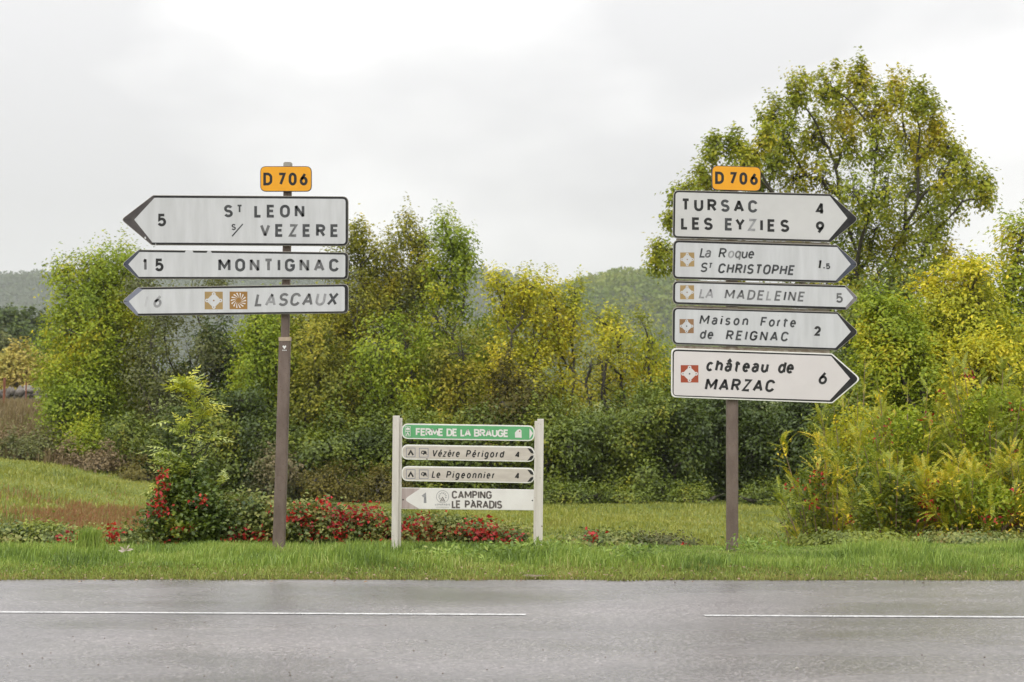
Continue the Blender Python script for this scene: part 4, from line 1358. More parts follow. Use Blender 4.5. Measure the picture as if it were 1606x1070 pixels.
# broad-leaved verge plants
for px, Y, lab in [(790, 18.6, 'bright leafy clump of weeds in the grass below the frame sign'), (700, 18.0, 'small leafy weed clump in the grass left of the bare soil'),
                   (985, 18.2, 'leafy weed clump in the verge left of the right post'), (1185, 18.9, 'leafy weed clump beside the foot of the right post'),
                   (850, 18.9, 'bright leafy weeds at the foot of the frame sign right post')]:
    x = at(px, 0, Y)[0]
    o = empty('leafy_weed', (x, Y, gz(x, Y)), lab, 'weed', 'leafy weeds in the verge')
    n = 240
    P = RNG.normal(0, 1, (n, 3)) * np.array([0.16, 0.13, 0.035]) + np.array([0, 0, 0.085])
    V, T = rand_leaves(P, 0.06, 0.022, -0.3)
    obj('leaves', mesh_np('leaves', V, T, M['gr_verge']), o)
# dead leaves blown along the asphalt edge
n = 420
X = RNG.uniform(-6, 6, n)
Y = edgeY(X) + np.where(RNG.random(n) < 0.35, RNG.uniform(-0.5, 0.0, n) * RNG.random(n), RNG.uniform(0, 1.2, n))
N_ = np.tile(np.array([[0, 0, 1.0]]), (n, 1)) + rnd_unit(n) * 0.35
N_ /= np.linalg.norm(N_, axis=1, keepdims=True)
D_ = rnd_unit(n)
D_ -= N_ * np.sum(D_ * N_, axis=1, keepdims=True)
D_ /= np.linalg.norm(D_, axis=1, keepdims=True)
Z_ = np.where(Y > edgeY(X), np.maximum(terrain(X, Y), 0) + 0.03, 0.012)
V, T = leafquads(np.stack([X, Y, Z_], 1), D_, np.cross(N_, D_), RNG.uniform(0.02, 0.05, n), RNG.uniform(0.015, 0.03, n))
stuff('dead_leaves', 'small brown dead leaves scattered along the edge of the asphalt', 'dead leaves', V, T, M['twig'])
# bare soil patch and a fallen leaf
sp = []
for i in range(28):
    a = i / 28 * 2 * math.pi
    rr = 0.8 + 0.25 * math.sin(a * 3 + 1) + 0.1 * math.sin(a * 7)
    sp.append((0.2 + math.cos(a) * 0.13 * rr, 16.84 + math.sin(a) * 0.13 * rr))
b = MB()
for i in range(28):
    p, q = sp[i], sp[(i + 1) % 28]
    for s0_, s1_ in ((0, 0.5), (0.5, 1)):
        quad = [(0.2 + (p[0] - 0.2) * s0_, 16.84 + (p[1] - 16.84) * s0_), (0.2 + (p[0] - 0.2) * s1_, 16.84 + (p[1] - 16.84) * s1_),
                (0.2 + (q[0] - 0.2) * s1_, 16.84 + (q[1] - 16.84) * s1_), (0.2 + (q[0] - 0.2) * s0_, 16.84 + (q[1] - 16.84) * s0_)]
        b.poly([(x, y, max(gz(x, y), 0) + 0.012) for x, y in (quad if s0_ else quad[1:] )])
props(b.build('soil_patch', M['soil']), kind='structure')
P = np.array([[at(197, 0, 18.2)[0], 18.2, 0.12]])
V, T = join([leafquads(np.zeros((5, 3)), np.array([[math.cos(a), 0.2, math.sin(a) * 0.9] for a in (0.2, 1.0, 1.7, 2.5, 3.1)]), np.tile([[0, 0.5, 0.6]], (5, 1)), 0.075, 0.045)])
o = obj('fallen_leaf', mesh_np('fallen_leaf', V, T, M['rail']), None, tuple(P[0]))
props(o, 'pale dry fallen leaf caught in the verge grass at left', 'leaf')


# ------------------------------------------------------------------ lettering: stroke alphabet
def arc(cx, cy, rx, ry, a0, a1, n=14):
    return [(cx + rx * math.cos(R(a0 + (a1 - a0) * i / n)), cy + ry * math.sin(R(a0 + (a1 - a0) * i / n))) for i in range(n + 1)]


def stadium(y0, y1, ry):
    return arc(.5, y1 - ry, .5, ry, 0, 180) + arc(.5, y0 + ry, .5, ry, 180, 360) + [(1, y1 - ry)]


XH = 0.73
GL = {
    'A': (.78, [[(0, 0), (.5, 1), (1, 0)], [(.18, .30), (.82, .30)]]),
    'B': (.68, [[(0, .5), (0, 1), (.5, 1)] + arc(.52, .76, .42, .24, 90, -90) + [(0, .52)], [(0, .5), (.5, .52)] + arc(.54, .26, .46, .26, 90, -90) + [(0, 0), (0, .5)]]),
    'C': (.70, [arc(.5, .68, .5, .32, 15, 180) + arc(.5, .32, .5, .32, 180, 345)]),
    'D': (.70, [[(0, 0), (0, 1), (.4, 1)] + arc(.4, .64, .6, .36, 90, 0) + arc(.4, .36, .6, .36, 0, -90) + [(0, 0)]]),
    'E': (.60, [[(1, 1), (0, 1), (0, 0), (1, 0)], [(0, .52), (.88, .52)]]),
    'F': (.58, [[(1, 1), (0, 1), (0, 0)], [(0, .52), (.88, .52)]]),
    'G': (.72, [arc(.5, .68, .5, .32, 15, 180) + arc(.5, .32, .5, .32, 180, 360) + [(1, .46), (.56, .46)]]),
    'H': (.68, [[(0, 0), (0, 1)], [(1, 0), (1, 1)], [(0, .52), (1, .52)]]),
    'I': (.0, [[(.5, 0), (.5, 1)]]),
    'K': (.66, [[(0, 0), (0, 1)], [(1, 1), (0, .4)], [(.35, .6), (1, 0)]]),
    'L': (.54, [[(0, 1), (0, 0), (1, 0)]]),
    'M': (.90, [[(0, 0), (0, 1), (.5, .28), (1, 1), (1, 0)]]),
    'N': (.70, [[(0, 0), (0, 1), (1, 0), (1, 1)]]),
    'O': (.72, [stadium(0, 1, .34)]),
    'P': (.64, [[(0, 0), (0, 1), (.5, 1)] + arc(.5, .73, .5, .27, 90, -90) + [(0, .46)]]),
    'R': (.68, [[(0, 0), (0, 1), (.5, 1)] + arc(.5, .75, .48, .25, 90, -90) + [(0, .5)], [(.48, .5), (1, 0)]]),
    'S': (.66, [arc(.5, .75, .47, .25, 22, 270) + arc(.5, .25, .5, .25, 90, -158)]),
    'T': (.64, [[(0, 1), (1, 1)], [(.5, 1), (.5, 0)]]),
    'U': (.68, [[(0, 1), (0, .32)] + arc(.5, .32, .5, .32, 180, 360) + [(1, 1)]]),
    'V': (.74, [[(0, 1), (.5, 0), (1, 1)]]),
    'X': (.72, [[(0, 0), (1, 1)], [(0, 1), (1, 0)]]),
    'Y': (.72, [[(0, 1), (.5, .45), (1, 1)], [(.5, .45), (.5, 0)]]),
    'Z': (.64, [[(0, 1), (1, 1), (0, 0), (1, 0)]]),
    '0': (.62, [stadium(0, 1, .36)]),
    '1': (.30, [[(0, .74), (1, 1), (1, 0)]]),
    '2': (.62, [arc(.5, .70, .48, .30, 170, -40) + [(0, 0), (1, 0)]]),
    '4': (.66, [[(.72, 0), (.72, 1), (0, .26), (1, .26)]]),
    '5': (.62, [[(.92, 1), (.12, 1), (.05, .50)] + arc(.47, .31, .52, .31, 120, -155)]),
    '6': (.62, [[(.74, 1), (.06, .46)] + arc(.5, .31, .5, .31, 150, -210)]),
    '7': (.60, [[(0, 1), (1, 1), (.3, 0)]]),
    '9': (.62, [[(.26, 0), (.94, .54)] + arc(.5, .69, .5, .31, -30, -390)]),
    'a': (.54, [arc(.48, XH - .22, .46, .22, 155, 0) + [(.94, 0)], [(.94, .42), (.42, .42)] + arc(.42, .21, .42, .21, 90, 270) + [(.62, 0), (.94, .16)]]),
    'c': (.54, [arc(.5, XH / 2, .5, XH / 2, 42, 318)]),
    'd': (.56, [arc(.5, XH / 2, .5, XH / 2, 0, 360), [(1, 1), (1, 0)]]),
    'e': (.56, [[(.04, .38), (.97, .38)] + arc(.5, XH / 2, .48, XH / 2, 3, 318)]),
    'g': (.56, [arc(.5, XH / 2, .5, XH / 2, 0, 360), [(1, XH), (1, -.08)] + arc(.5, -.08, .5, .2, 0, -145)]),
    'h': (.54, [[(0, 0), (0, 1)], [(0, .42)] + arc(.5, .45, .5, .28, 180, 0) + [(1, 0)]]),
    'i': (.0, [[(.5, 0), (.5, XH)], [(.5, .90), (.5, 1.02)]]),
    'n': (.54, [[(0, 0), (0, XH)], [(0, .42)] + arc(.5, .45, .5, .28, 180, 0) + [(1, 0)]]),
    'o': (.58, [arc(.5, XH / 2, .5, XH / 2, 0, 360)]),
    'q': (.56, [arc(.5, XH / 2, .5, XH / 2, 0, 360), [(1, XH), (1, -.26)]]),
    'r': (.32, [[(0, 0), (0, XH)], [(0, .40)] + arc(.85, .40, .85, .32, 180, 85)]),
    's': (.50, [arc(.5, XH * .75, .46, XH * .25, 20, 270) + arc(.5, XH * .25, .5, XH * .25, 90, -160)]),
    't': (.46, [[(.34, .96), (.34, .16)] + arc(.70, .16, .36, .16, 180, 270), [(-.12, XH), (1.05, XH)]]),
    'u': (.54, [[(0, XH), (0, .30)] + arc(.5, .30, .5, .30, 180, 360), [(1, XH), (1, 0)]]),
    'z': (.50, [[(0, XH), (1, XH), (0, 0), (1, 0)]]),
    '/': (.80, [[(0, 0), (1, 1)]]),
    '.': (.0, [[(.5, 0), (.5, .13)]]),
    "'": (.0, [[(.5, .9), (.5, 1)]]),
}
GL['â'] = (GL['a'][0], GL['a'][1] + [[(.15, .88), (.5, 1.08), (.85, .88)]])
GL['é'] = (GL['e'][0], GL['e'][1] + [[(.40, .90), (.75, 1.08)]])
GL['è'] = (GL['e'][0], GL['e'][1] + [[(.60, .90), (.25, 1.08)]])


def ribbon(pts, t):
    """outline of a stroke: left and right offsets with limited mitres"""
    p = [np.array(q, float) for q in pts]
    q = [p[0]]
    for a in p[1:]:
        if np.linalg.norm(a - q[-1]) > 1e-5:
            q.append(a)
    p = q
    closed = np.linalg.norm(p[0] - p[-1]) < 1e-4 and len(p) > 3
    if closed:
        p = p[:-1]
    n = len(p)
    seg = []
    L, Rr = [], []
    for i in range(n):
        a = p[i] - p[i - 1] if (i > 0 or closed) else None
        b = p[(i + 1) % n] - p[i] if (i < n - 1 or closed) else None
        if a is None:
            a = b
        if b is None:
            b = a
        a = a / np.linalg.norm(a)
        b = b / np.linalg.norm(b)
        na, nb_ = np.array([-a[1], a[0]]), np.array([-b[1], b[0]])
        m = na + nb_
        lm = np.linalg.norm(m)
        if lm < 0.75:     # sharp corner: break with a bevel of two points
            L += [p[i] + na * t / 2, p[i] + nb_ * t / 2]
            Rr += [p[i] - na * t / 2, p[i] - nb_ * t / 2]
            continue
        m /= lm
        k = min(1 / max(np.dot(m, na), 0.3), 1.6)
        L.append(p[i] + m * t / 2 * k)
        Rr.append(p[i] - m * t / 2 * k)
    if closed:
        L.append(L[0])
        Rr.append(Rr[0])
    return L, Rr


class Sheet:
    """flat print laid on a panel; photo pixels -> local metres"""

    def __init__(s, fn, y):
        s.fn, s.y = fn, y
        s.mb = MB()
        s.letters = []
        s.k = 0

    def depth(s):
        s.k += 1
        return s.y - 0.00004 * s.k

    def poly(s, pts, m=0):
        y = s.depth()
        s.mb.poly([(*s.fn(px, py)[:1], y, s.fn(px, py)[1]) for px, py in pts], m)

    def stroke(s, pts, t, m=0):
        y = s.depth()
        L, Rr = ribbon(pts, t * 1.2)
        for i in range(len(L) - 1):
            q = [L[i], L[i + 1], Rr[i + 1], Rr[i]]
            s.mb.poly([(s.fn(*p)[0], y, s.fn(*p)[1]) for p in q], m)

    def text(s, st, x0, x1, base, cap, t, slope=0.0, ital=0.0, wf=1.0, shade=None, space=1.0):
        ws = [(GL[c][0] * wf * cap + t * (0.25 if GL[c][0] else 1.0)) for c in st]
        ends = ital * cap if ital else 0
        gap = (x1 - x0 - ends - sum(ws)) / max(1, len(st) - 1)
        x = x0
        for i, (c, w_) in enumerate(zip(st, ws)):
            if c != ' ':
                m = shade[i] if shade else 0
                m = int(m)
                iw = w_ - t
                hold = s.mb
                s.mb = MB()
                for ln in GL[c][1]:
                    pts = []
                    for u, v in ln:
                        gx = x + t / 2 + (u * iw if GL[c][0] else 0)
                        gy = t / 2 + v * (cap - t)
                        pts.append((gx + ital * gy, base + slope * (gx - x0) - gy))
                    s.stroke(pts, t, 0)
                s.letters.append((s.mb, m))
                s.mb = hold
            x += w_ + gap

    def build(s, name, mats, parent):
        mats = mats if isinstance(mats, (list, tuple)) else [mats]
        for mb, m in s.letters:
            mb.build('letter', mats[m], parent)
        if s.mb.v:
            return s.mb.build('symbol' if name == 'lettering' else name, mats, parent)


def rounded(pts, rads, n=5):
    out_ = []
    k = len(pts)
    for i in range(k):
        p = np.array(pts[i], float)
        a = np.array(pts[i - 1], float) - p
        b = np.array(pts[(i + 1) % k], float) - p
        la, lb = np.linalg.norm(a), np.linalg.norm(b)
        a /= la
        b /= lb
        ang = math.acos(max(-1, min(1, float(np.dot(a, b)))))
        d = min(rads[i] / math.tan(ang / 2), la * 0.45, lb * 0.45)
        if d < 0.01:
            out_.append(tuple(p))
            continue
        p0, p1 = p + a * d, p + b * d
        for j in range(n + 1):
            t_ = j / n
            q = (1 - t_) ** 2 * p0 + 2 * t_ * (1 - t_) * p + t_ ** 2 * p1
            out_.append(tuple(q))
    return out_


def shrink(pts, d):
    """move a convex outline inwards by d (photo pixels)"""
    n = len(pts)
    A = np.array(pts, float)
    area = 0.5 * sum(A[i][0] * A[(i + 1) % n][1] - A[(i + 1) % n][0] * A[i][1] for i in range(n))
    sg = 1 if area > 0 else -1
    res = []
    for i in range(n):
        a = A[i] - A[i - 1]
        b = A[(i + 1) % n] - A[i]
        a /= np.linalg.norm(a)
        b /= np.linalg.norm(b)
        na, nb_ = np.array([-a[1], a[0]]) * sg, np.array([-b[1], b[0]]) * sg
        m = na + nb_
        m /= np.linalg.norm(m)
        res.append(tuple(A[i] + m * d / max(0.4, float(np.dot(m, na)))))
    return res


# ------------------------------------------------------------------ signposts
YS = 19.4


def post_shape(kx, ky, r=0.3):
    return [(kx * c[0], ky * c[1]) for c in
            [(1, -.6), (1, .6), (.85, .9), (.6, 1), (-.6, 1), (-.85, .9), (-1, .6), (-1, -.6), (-.85, -.9), (-.6, -1), (.6, -1), (.85, -.9)]]


def post(name, pts, halfx, halfy, m, parent, label=None):
    """profile swept along leaning centre points (local x, z)"""
    b = MB()
    prof = post_shape(1, 1)
    k = len(prof)
    for (x, z), hx in zip(pts, halfx):
        b.v += [(x + u * hx, v * halfy, z) for u, v in prof]
    n = len(pts)
    for i in range(n - 1):
        for j in range(k):
            a, c = i * k + j, i * k + (j + 1) % k
            b.f.append((a, c, c + k, a + k))
            b.m.append(0)
    b.f.append(tuple(range((n - 1) * k, n * k)))
    b.f.append(tuple(reversed(range(k))))
    b.m += [0, 0]
    o = b.build(name, m, parent)
    if label:
        o['label'] = label
    return o


class Sign:
    def __init__(s, name, label, pbase, Y, cat='signpost', group=None):
        s.Y = Y
        p = at(*pbase, Y)
        s.x0, s.z0 = p[0], p[2]
        s.root = empty(name, (p[0], Y, p[2]), label, cat, group)

    def f(s, px, py):
        return ((px - CX) / F * s.Y - s.x0, EYE - (py - HY) / F * s.Y - s.z0)

    def plate(s, name, outline, y0, y1, m, parent, bevel=0.0, label=None):
        b = MB()
        b.prism([s.f(*p) for p in outline], y0, y1)
        o = b.build(name, m, parent, None, bevel)
        if label:
            o['label'] = label
        return o

    def arrow(s, outer, radii, inner, iradii, face, border, rim=0.7, rimm='panel_back', label=None, yf=-0.088):
        pan = s.plate('direction_panel', rounded(outer, radii), yf, -0.056, M[rimm], s.root, 0.0015, label)
        bo = s.plate('border', rounded(shrink(outer, rim), radii), yf - 0.0015, yf - 0.0001, M['blk'], pan)
        fa = s.plate('face', rounded(inner, iradii), yf - 0.003, yf - 0.0016, face, pan)
        i0 = max(range(5), key=lambda i: abs(outer[i][0] - s.cx))
        ro, ri = shrink(outer, rim), inner
        b = MB()
        ti = rounded(ro, radii)
        tipx = ro[i0][0]
        for da in (-1, 1):
            j = (i0 + da) % 5
            # film between the outer and the inner point
            e = [ro[j], ri[j], ri[i0]]
            far = [q for q in ti if (q[0] - ro[j][0]) * (tipx - ro[j][0]) > 0]
            far = [q for q in far if (q[1] - ro[i0][1]) * (ro[j][1] - ro[i0][1]) >= 0]
            far.sort(key=lambda q: abs(q[1] - ro[i0][1]))
            for u, v in zip(far[:-1], far[1:]):
                b.poly([(*s.f(*q)[:1], yf - 0.00155, s.f(*q)[1]) for q in (ri[i0], u, v)])
            b.poly([(*s.f(*q)[:1], yf - 0.00155, s.f(*q)[1]) for q in (ri[i0], far[-1], ro[j], ri[j])])
        b.build('arrow_tip', border, pan)
        s.yt = yf - 0.0034
        # two horizontal clamps behind
        ys_ = [p[1] for p in outer]
        b = MB()
        xa, xb_ = s.cx - 9, s.cx + 9
        for q in (0.25, 0.75):
            yy = min(ys_) + (max(ys_) - min(ys_)) * q
            (x_a, z_a), (x_b, z_b) = s.f(xa, yy - 2), s.f(xb_, yy + 2)
            b.box((x_a, -0.055, z_b), (x_b, 0.062, z_a))
        b.build('clamp', M['panel_back'], pan)
        return pan

    def sheet(s):
        return Sheet(s.f, s.yt)


def monument(sh, x0, y0, x1, y1, bgm=0, wm=1, dm=2):
    """square tourist symbol: four-pointed fortress plan with round corner towers"""
    sh.poly([(x0, y0), (x1, y0), (x1, y1), (x0, y1)], bgm)
    cx, cy = (x0 + x1) / 2, (y0 + y1) / 2
    a = (x1 - x0) / 2
    b = (y1 - y0) / 2
    pts = []
    for q in range(4):
        t0 = q * 90
        for i in range(10):
            ang = R(t0 + i * 9)
            k = 0.80 * (1 - 0.30 * math.sin(i / 9.999 * math.pi))
            k = 0.80 / (abs(math.cos(ang)) + abs(math.sin(ang))) ** 0.8
            pts.append((cx + a * k * math.cos(ang), cy - b * k * math.sin(ang)))
    sh.poly(pts, wm)
    for ux, uy in ((1, 0), (0, 1), (-1, 0), (0, -1)):
        px, py = cx + ux * a * 0.74, cy + uy * b * 0.74
        sh.poly([(px + a * 0.21 * math.cos(R(w_)), py + b * 0.21 * math.sin(R(w_))) for w_ in range(0, 360, 30)], wm)
        sh.poly([(px + a * 0.07 * math.cos(R(w_)), py + b * 0.07 * math.sin(R(w_))) for w_ in range(0, 360, 60)], dm)
    sh.poly([(cx + a * 0.10 * math.cos(R(w_)), cy + b * 0.10 * math.sin(R(w_))) for w_ in range(0, 360, 45)], dm)


def swirl(sh, x0, y0, x1, y1):
    sh.poly([(x0, y0), (x1, y0), (x1, y1), (x0, y1)], 0)
    cx, cy, a = (x0 + x1) / 2, (y0 + y1) / 2, (x1 - x0) / 2
    for i in range(14):
        t0 = i * 360 / 14
        r0, r1 = 0.26 * a, 0.86 * a
        a0, a1 = R(t0 + 40), R(t0)
        p0 = (cx + r0 * math.cos(a0), cy + r0 * math.sin(a0))
        for dq, rr in ((-7.5, r1), (7.5, r1)):
            pass
        p1 = (cx + r1 * math.cos(a1 - R(5.2)), cy + r1 * math.sin(a1 - R(5.2)))
        p2 = (cx + r1 * math.cos(a1 + R(5.2)), cy + r1 * math.sin(a1 + R(5.2)))
        sh.poly([p0, p1, p2], 1)


INK = [M['ink0'], M['ink1'], M['ink2'], M['ink3'], M['ink4']]

# ---- left signpost
A = Sign('direction_signpost', 'tall brown-posted signpost with orange plate and three white panels pointing left', (437, 868), YS, group='road signposts')
A.cx = 449
post('post', [A.f(437, 900), A.f(437, 868), A.f(441.5, 730), A.f(447, 533)], [0.062, 0.062, 0.060, 0.058], 0.052, M['rust_post'], A.root, 'wide lower section of the brown post')
post('post', [A.f(447.2, 533.5), A.f(449, 450), A.f(450.5, 360), A.f(451.5, 256)], [0.041] * 4, 0.041, M['rust_post'], A.root, 'narrow upper section of the brown post')
post('collar', [A.f(447, 535), A.f(447, 529)], [0.0615] * 2, 0.056, M['beige_band'], A.root)
post('post_cap', [A.f(451.5, 262), A.f(451.6, 256.5), A.f(451.6, 255)], [0.043, 0.043, 0.036], 0.043, M['panel_back'], A.root)
st = MB()
hc = A.f(447, 545)
st.poly([(hc[0] + x * 0.020, -0.0545, hc[1] + z * 0.020) for x, z in
         [(0, -1), (.9, .2), (.95, .6), (.7, .85), (.35, .85), (0, .5), (-.35, .85), (-.7, .85), (-.95, .6), (-.9, .2)]])
for k in range(4):
    st.poly([(hc[0] - 0.022 + k * 0.012, -0.0545, hc[1] - 0.034), (hc[0] - 0.014 + k * 0.012, -0.0545, hc[1] - 0.034),
             (hc[0] - 0.014 + k * 0.012, -0.0545, hc[1] - 0.026), (hc[0] - 0.022 + k * 0.012, -0.0545, hc[1] - 0.026)])
st.build('heart_sticker', M['heart'], A.root)


def number_plate(S, q, textx, base, cap, slope):
    pan = S.plate('route_plate', rounded(q, [9] * 4), -0.075, -0.05, M['dark_blk'], S.root, 0.0015, 'orange plate reading D 706')
    S.plate('face', rounded(shrink(q, 1.0), [8.2] * 4), -0.0767, -0.0752, M['orange'], pan)
    S.yt = -0.0772
    sh = S.sheet()
    sh.text('D', textx[0], textx[1], base, cap, 3.5, slope, wf=0.93)
    sh.text('706', textx[2], textx[3], base + slope * 25, cap, 3.5, slope, wf=0.92)
    sh.build('lettering', [M['ink0']], pan)


number_plate(A, [(409.6, 262.2), (490, 262.2), (490, 301.8), (409.6, 301.8)], (414.8, 429, 437.5, 483.5), 292.0, 19.4, 0.0)

pan = A.arrow([(192.5, 345.8), (242.5, 307.6), (547.5, 309.6), (547.5, 387.2), (240, 385.6)], [5, 5, 9, 9, 5],
              [(213.3, 346), (245, 311.8), (543.2, 313.6), (543.2, 383.6), (241.8, 381.6)], [1, 1, 5, 5, 1],
              M['face'], M['dark_blk'], label='two-line white arrow panel reading ST LEON S/ VEZERE with a 5')
sh = A.sheet()
sh.text('5', 250, 263, 356.2, 19.2, 3.5)
sh.text('S', 353.6, 368, 342.0, 18.8, 3.5, shade='1')
sh.text('T', 373.4, 381.4, 335.4, 12.6, 2.3, shade='1')
sh.text('LEON', 401, 478.6, 342.4, 19.4, 3.6, 0.0, shade='1111')
sh.text('S', 365.2, 372.6, 362.2, 9.4, 1.7, wf=1.0, shade='1')
sh.stroke([(366, 371.9), (382.8, 352.8)], 1.7, 1)
sh.text('VEZERE', 410.0, 532.4, 372.4, 19.3, 3.6, 0.003, shade='212111')
sh.build('lettering', INK, pan)
# chips in the film of the tip
ch = A.sheet()
ch.poly([(229, 373), (231.5, 372.5), (232, 376), (229.6, 376.2)], 0)
ch.poly([(246, 383.6), (247.4, 383.4), (247.8, 384.8), (246.2, 385)], 0)
ch.build('film_chips', [M['face']], pan)

pan = A.arrow([(193.5, 415.5), (220, 392.7), (547.7, 397), (547.2, 439.4), (219.5, 438.6)], [5, 5, 7, 7, 5],
              [(204, 415.6), (221.8, 396.4), (542.8, 400.6), (542.8, 435.8), (220.6, 435.2)], [1, 1, 4, 4, 1],
              M['face'], M['blue_blk'], label='thin white arrow panel reading MONTIGNAC with a 15')
sh = A.sheet()
sh.text('1', 227.2, 236.0, 425.6, 19.4, 3.3, shade='2', wf=0.75)
sh.text('5', 246, 259.5, 426.4, 19.4, 3.6)
sh.text('MONTIGNAC', 344.8, 532.5, 426.6, 19.6, 3.6, 0.001, shade='112211221')
sh.build('lettering', INK, pan)
ch = A.sheet()
ch.poly([(292, 397.6), (294, 394.2), (304, 394.0), (306, 397.7)], 0)
ch.poly([(326, 398.0), (328, 394.6), (332.5, 394.4), (334.6, 398)], 0)
ch.build('film_chips', [M['face']], pan)

pan = A.arrow([(194, 473.4), (219, 451.4), (547.7, 446.4), (547.4, 492), (217.5, 496.4)], [5, 5, 7, 7, 5],
              [(204.7, 473.4), (227, 455), (542, 450.3), (542, 489.0), (220, 492.6)], [1, 1, 4, 4, 1],
              M['face'], M['violet_blk'], label='thin faded arrow panel reading LASCAUX with two brown symbols')
sh = A.sheet()
sh.text('6', 242.2, 259.0, 483.2, 19.4, 3.2, 0, 0.2, shade='3', wf=0.95)
sh.text('I', 229, 236.0, 483.4, 19.0, 3.0, 0, 0.2, shade='4')
sh.text('LASCAUX', 401.3, 533.0, 481.2, 20.0, 3.3, -0.012, 0.2, shade='2322231')
sh.build('lettering', INK, pan)
sh = A.sheet()
monument(sh, 323.3, 458.4, 351.6, 486.0)
sh.build('pictogram', [M['tan'], M['face'], M['brown_sq']], pan)
sh = A.sheet()
swirl(sh, 362.2, 458.2, 390.0, 485.8)
sh.build('pictogram', [M['ochre'], M['face_new']], pan)
# black rims of panel two and three run on behind the tips
# ---- right signpost
B = Sign('direction_signpost', 'tall brown-posted signpost with orange plate and five white panels pointing right', (1147.5, 872), YS, group='road signposts')
B.cx = 1148
post('post', [B.f(1148.4, 900), B.f(1148.4, 872), B.f(1148.2, 700), B.f(1148, 500), B.f(1147.5, 300), B.f(1147.5, 264)], [0.0585] * 6, 0.05, M['rust_post'], B.root)
number_plate(B, [(1115.4, 260.8), (1192, 263.4), (1191.8, 301.6), (1115.0, 299.4)], (1120.6, 1134.2, 1142.4, 1186.8), 289.6, 18.8, 0.028)
for ya, yb in ((375.0, 378.0), (440, 443.2), (479.5, 483.5), (542.5, 547)):
    b = MB()
    sl = 0.028
    q = [(1060, ya), (1300, ya + sl * 240), (1300, yb + sl * 240 + 1), (1060, yb + 1)]
    b.prism([B.f(*p) for p in q], -0.054, -0.03)
    b.build('mounting_rail', M['rail'], B.root)

pan = B.arrow([(1055.2, 299.8), (1300, 305.6), (1344.4, 345.0), (1300.6, 381.2), (1053.7, 374.6)], [8, 4, 6, 4, 8],
              [(1058.4, 303.1), (1299.3, 309.2), (1326.6, 343.7), (1297.2, 377.8), (1057.2, 371.6)], [5, 1, 1, 1, 5],
              M['face_warm'], M['blk'], label='two-line white arrow panel reading TURSAC 4 LES EYZIES 9')
sh = B.sheet()
sh.text('TURSAC', 1067.7, 1186, 331.8, 18.8, 3.5, 0.026, shade='000101')
sh.text('LES', 1067.1, 1116, 361.0, 18.8, 3.5, 0.022, shade='000')
sh.text('EY', 1135.6, 1166.2, 362.6, 18.8, 3.5, 0.02, shade='10')
sh.text('Z', 1171.4, 1184.2, 363.4, 18.8, 3.4, 0.02, shade='3')
sh.text('IES', 1190.8, 1235.4, 364.0, 18.8, 3.5, 0.026, shade='000')
sh.text('4', 1277.4, 1291.4, 338.2, 18.8, 3.5)
sh.text('9', 1277.6, 1291.4, 367.6, 18.8, 3.5)
sh.build('lettering', INK, pan)

pan = B.arrow([(1055, 377.4), (1310, 385.4), (1344.4, 415.8), (1310.8, 444.6), (1053.7, 438.2)], [8, 4, 6, 4, 8],
              [(1058.6, 381.4), (1310.5, 388.8), (1331.9, 415.6), (1308.4, 441), (1057.4, 435)], [5, 1, 1, 1, 5],
              M['face'], M['blue_blk'], label='white arrow panel reading La Roque ST CHRISTOPHE 1.5')
sh = B.sheet()
sh.text('La', 1095.6, 1115.6, 405.0, 15.4, 2.2, 0.02, 0.2, shade='12')
sh.text('R', 1125.0, 1137.8, 405.6, 15.2, 2.2, 0.02, 0.2, shade='1')
sh.text('oque', 1139.4, 1182.6, 405.9, 15.2, 2.2, 0.02, 0.18, shade='3211')
sh.text('S', 1096.4, 1108.0, 427.8, 14.8, 2.2, 0, 0.2, shade='1')
sh.text('T', 1109.0, 1117.6, 422.0, 8.6, 1.6, 0, 0.2, shade='1')
sh.text('CHRISTOPHE', 1124.0, 1245.6, 429.4, 15.2, 2.5, 0.026, 0.2, shade='1111111111', wf=0.95)
sh.text('1', 1281.0, 1288.6, 422.8, 14.6, 2.6, 0, 0.15, wf=0.55, shade='0')
sh.text('.', 1289.0, 1291.6, 423.0, 14.6, 2.2, shade='0')
sh.text('5', 1293.0, 1300.8, 423.0, 8.8, 1.7, shade='1', wf=1.15)
sh.build('lettering', INK, pan)
sh = B.sheet()
monument(sh, 1065.6, 397.2, 1087.6, 419.2)
sh.build('pictogram', [M['tan'], M['face'], M['brown_sq']], pan)

pan = B.arrow([(1054.3, 441.4), (1323.5, 448.6), (1344.2, 468), (1325, 487), (1053.7, 477.8)], [8, 4, 6, 4, 8],
              [(1058, 444.6), (1323.2, 451.9), (1336.2, 468), (1323.4, 482.5), (1057.4, 474.6)], [5, 1, 1, 1, 5],
              M['face'], M['grey_blk'], label='thinnest arrow panel with faded LA MADELEINE and a scuffed tip')
sh = B.sheet()
sh.text('LA', 1094.8, 1119.6, 468.6, 15.2, 2.3, 0.02, 0.2, shade='33')
sh.text('MADELEINE', 1134.4, 1261.4, 469.7, 15.2, 2.4, 0.033, 0.2, shade='222232122')
sh.text('5', 1309, 1320.6, 475.6, 14.9, 2.5, shade='2', wf=1.05)
sh.build('lettering', INK, pan)
# black line along top, bottom and end of this panel
sh2 = Sheet(B.f, -0.0884 - 0.0013)
sh = B.sheet()
monument(sh, 1065.4, 448.4, 1087.2, 470.2)
sh.build('pictogram', [M['tan'], M['face'], M['brown_sq']], pan)

